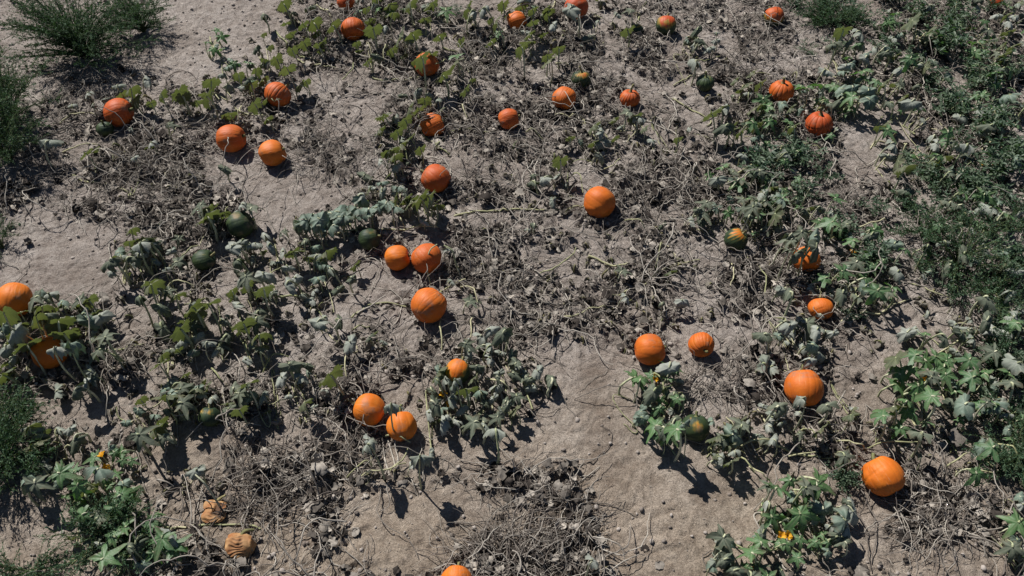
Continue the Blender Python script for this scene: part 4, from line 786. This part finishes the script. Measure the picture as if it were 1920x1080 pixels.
LW += [
 (1880,150,.34,'weed growing through the yellowing corner vines'),
 (1740,160,.32,'weed above the leaning pale leaf near the sand patch'),
 (1780,60,.34,'weed under the crossed pale stalks near the top right'),
 (1820,370,.32,'weed between the twin orange blossoms and the white star leaf'),
 (1770,390,.30,'bright weed at the top of the dark right hand mound'),
 (1690,380,.26,'pale green weed above the bright tipped weed'),
 (1650,70,.32,'weed tangled with the upper bleached leaf'),
 (1490,10,.24,'weed on the top edge right of the scarred pumpkin'),
 (1895,500,.30,'weed at the right edge behind the tall pale stalk'),
  (1780,560,.30,'broad leafed weed in the lower middle of the dark mound'),
 (1720,500,.26,'leafy weed on the left flank of the dark mound'),
 (1890,540,.28,'leafy weed on the right flank of the dark mound'),
 (1900,700,.26,'leafy weed among the thin weed strip at the right edge'),
 (1850,680,.22,'small leafy weed left of the thin weed strip'),
 (1600,600,.16,'tiny weed right of the crowned pumpkin'),
 (1870,620,.28,'weed just above the strip of weeds at the right edge'),
]
lib = [leafy(700 + i_, 1.05, .85 + .12 * i_, 15 + 2 * i_, 23, .12 + .02 * i_) for i_ in range(5)]
for k, (px, py, rx, lab) in enumerate(LW):
    c, _ = at(px, py, 0); z = h1(c[0], c[1]); f, s = lib[k % 5]; r = np.random.default_rng(k)
    root = thing('leafy_weed', lab, 'weed', (c[0], c[1], z), 'leafy weeds', r.uniform(0, 6)); q_ = rx * r.uniform(.72, .98); root.scale = (q_, q_, rx * r.uniform(.8, 1.1))
    obj('foliage', f, root, kind='stuff'); obj('stems', s, root, kind='stuff')

# ------------------------------------------------------------------ litter (nobody could count it)
def scatter(n, seed, power=1.0, floor=0.015, inside=1.15):
    r = np.random.default_rng(seed); out = []; m = 0
    while m < n:
        x = r.uniform(-7.2, 7.2, n * 2); y = r.uniform(1.7, 10.7, n * 2); px, py, _ = to_px(x, y)
        l = np.maximum(litter(x, y), floor) ** power
        ok = (r.uniform(0, 1, n * 2) < l) & (np.abs(px - 960) < 960 * inside) & (py > -120) & (py < 1180)
        out.append(np.stack([x[ok], y[ok]], 1)); m += ok.sum()
    return np.concatenate(out)[:n], r
# dry runners and tendrils
S = Soup()
for n, seed, seg, lr, rr_, curl in ((7500, 41, 9, (.10, .42), (.0020, .0046), 3.0), (1700, 42, 14, (.3, .9), (.0035, .0068), 1.8), (8000, 43, 6, (.04, .16), (.0014, .0030), 4.5)):
    P0, r = scatter(n, seed, 1.3)
    L_ = r.uniform(*lr, n); a = r.uniform(0, 6.283, n); P = np.zeros((n, seg, 3)); P[:, 0, :2] = P0; k_ = r.normal(0, curl, n)
    for s in range(1, seg):
        a = a + k_ * L_ / seg + r.normal(0, .35, n); st_ = (L_ / (seg - 1)); P[:, s, 0] = P[:, s - 1, 0] + np.cos(a) * st_; P[:, s, 1] = P[:, s - 1, 1] + np.sin(a) * st_
    g = hgt(P[..., 0].ravel(), P[..., 1].ravel()).reshape(n, seg); arch = np.sin(np.linspace(0, np.pi, seg))[None] * (r.uniform(0, 1, n) ** 2)[:, None] * L_[:, None] * .38
    P[..., 2] = g + .005 + arch + (r.uniform(0, 1, n) ** 2 * .075 * litter(P0[:, 0], P0[:, 1]))[:, None]
    rad = r.uniform(*rr_, n)[:, None] * np.linspace(1.1, .6, seg)[None]
    V, Q = tubes(P, rad, 4 if seg > 6 else 3); S.add(V, Q, None, np.repeat(np.clip(r.uniform(0, 1, n) ** 1.4, 0, 1), len(V) // n))
for cx, cy, rx, ry, n, sd in ((1000,1010,110,75,400,81),(930,1050,90,40,200,82),(500,920,70,60,260,83),(1760,960,90,60,260,84),(560,290,80,50,200,85),(1330,720,60,35,160,86),(240,330,90,40,200,87)):
    n = int(n * .55); r = np.random.default_rng(sd); t = r.uniform(0, 6.283, n); q = np.sqrt(r.uniform(0, 1, n)); seg = 11
    A = np.array([at(a, b, 0)[0] for a, b in zip(cx + rx * q * np.cos(t), cy + ry * q * np.sin(t))])
    P = np.zeros((n, seg, 3)); P[:, 0] = A; a = r.normal(.9, .8, n) + np.pi * (r.uniform(0, 1, n) < .5); L_ = r.uniform(.15, .5, n); k_ = r.normal(0, 1.8, n)
    for s in range(1, seg):
        a = a + k_ * L_ / seg + r.normal(0, .22, n); P[:, s, 0] = P[:, s - 1, 0] + np.cos(a) * L_ / seg; P[:, s, 1] = P[:, s - 1, 1] + np.sin(a) * L_ / seg
    P[..., 2] = hgt(P[..., 0].ravel(), P[..., 1].ravel()).reshape(n, seg) + .01 + (r.uniform(0, 1, n) ** 1.4 * .11)[:, None] * np.sin(np.linspace(.3, np.pi, seg))[None]
    V, Q = tubes(P, r.uniform(.0018, .0044, n)[:, None] * np.linspace(1.1, .6, seg)[None], 4); S.add(V, Q, None, np.repeat(r.uniform(0, 1, n) ** 2.2 * .85, seg * 4))
o = obj('dry_vine_litter', S.mesh('dry_vine_litter', MAT['dryvine']), kind='stuff'); o['label'] = 'mat of thin dry vine stems and tendrils strewn over the soil'; o['category'] = 'dry vines'
# crumpled dead leaves
n = 8500; P0, r = scatter(n, 51, 1.35); gs = 5; u = np.linspace(-1, 1, gs); U, Vv = np.meshgrid(u, u)
sz = (r.uniform(.012, .042, n) * (1 + .6 * (r.uniform(0, 1, n) > .9)))[:, None]; a = r.uniform(0, 6.283, n)[:, None]
sh = 1 - .25 * (U.ravel() ** 2 * Vv.ravel() ** 2)[None]
lx = U.ravel()[None] * sz * sh + r.normal(0, .20, (n, gs * gs)) * sz; ly = Vv.ravel()[None] * sz * .8 * sh + r.normal(0, .20, (n, gs * gs)) * sz
cu = r.uniform(.2, 1.1, n)[:, None]; lz = sz * cu * (np.abs(U.ravel())[None] ** 1.5) * .9 + r.normal(0, .26, (n, gs * gs)) * sz * .8
lz = lz * np.where(r.uniform(0, 1, (n, 1)) < .5, 1, -.6)
x = P0[:, :1] + lx * np.cos(a) - ly * np.sin(a); y = P0[:, 1:] + lx * np.sin(a) + ly * np.cos(a)
lz = lz - lz.min(1, keepdims=True); z = hgt(P0[:, 0], P0[:, 1])[:, None] + lz - .002 + r.uniform(0, 1, (n, 1)) ** 1.6 * .085 * litter(P0[:, 0], P0[:, 1])[:, None]
V = np.stack([x, y, z], -1).reshape(-1, 3); kk = (np.arange(gs - 1)[:, None] * gs + np.arange(gs - 1)).ravel()
q4 = np.stack([kk, kk + 1, kk + gs + 1, kk + gs], 1); Q = (np.arange(n)[:, None, None] * gs * gs + q4[None]).reshape(-1, 4)
o = obj('dead_leaf_litter', mesh_np('dead_leaf_litter', V, Q, None, MAT['crumb'], False, {'var': np.repeat(r.uniform(0, 1, n) ** 2.2, gs * gs)}), kind='stuff')
o['label'] = 'crumpled dark brown and grey dead leaves strewn over the soil'; o['category'] = 'dead leaves'
# clods
n = 26000; P0, r = scatter(n, 52, .7, .10)
ico = np.array([(0, 0, 1), (.894, 0, .447), (.276, .851, .447), (-.724, .526, .447), (-.724, -.526, .447), (.276, -.851, .447), (.724, .526, -.447), (-.276, .851, -.447), (-.894, 0, -.447), (-.276, -.851, -.447), (.724, -.526, -.447)])
T1 = [(0, 1, 2), (0, 2, 3), (0, 3, 4), (0, 4, 5), (0, 5, 1), (1, 6, 2), (2, 6, 7), (2, 7, 3), (3, 7, 8), (3, 8, 4), (4, 8, 9), (4, 9, 5), (5, 9, 10), (5, 10, 1), (1, 10, 6)]
s = (.004 + .020 * r.uniform(0, 1, n) ** 4)[:, None, None]; V = ico[None] * s * r.uniform(.7, 1.25, (n, 11, 1)) * r.uniform(.7, 1.2, (n, 1, 3)) * np.array([1, 1, .7])
V[..., 0] += P0[:, :1]; V[..., 1] += P0[:, 1:]; V[..., 2] += hgt(P0[:, 0], P0[:, 1])[:, None] + s[:, :, 0] * .25
T = (np.arange(n)[:, None, None] * 11 + np.array(T1)[None]).reshape(-1, 3)
o = obj('soil_crumbs', mesh_np('soil_crumbs', V.reshape(-1, 3), None, T, MAT['clod'], False, {'var': np.repeat(r.uniform(0, 1, n), 11)}), kind='stuff')
o['label'] = 'small clods and crumbs of dry soil scattered on the ground'; o['category'] = 'soil clods'
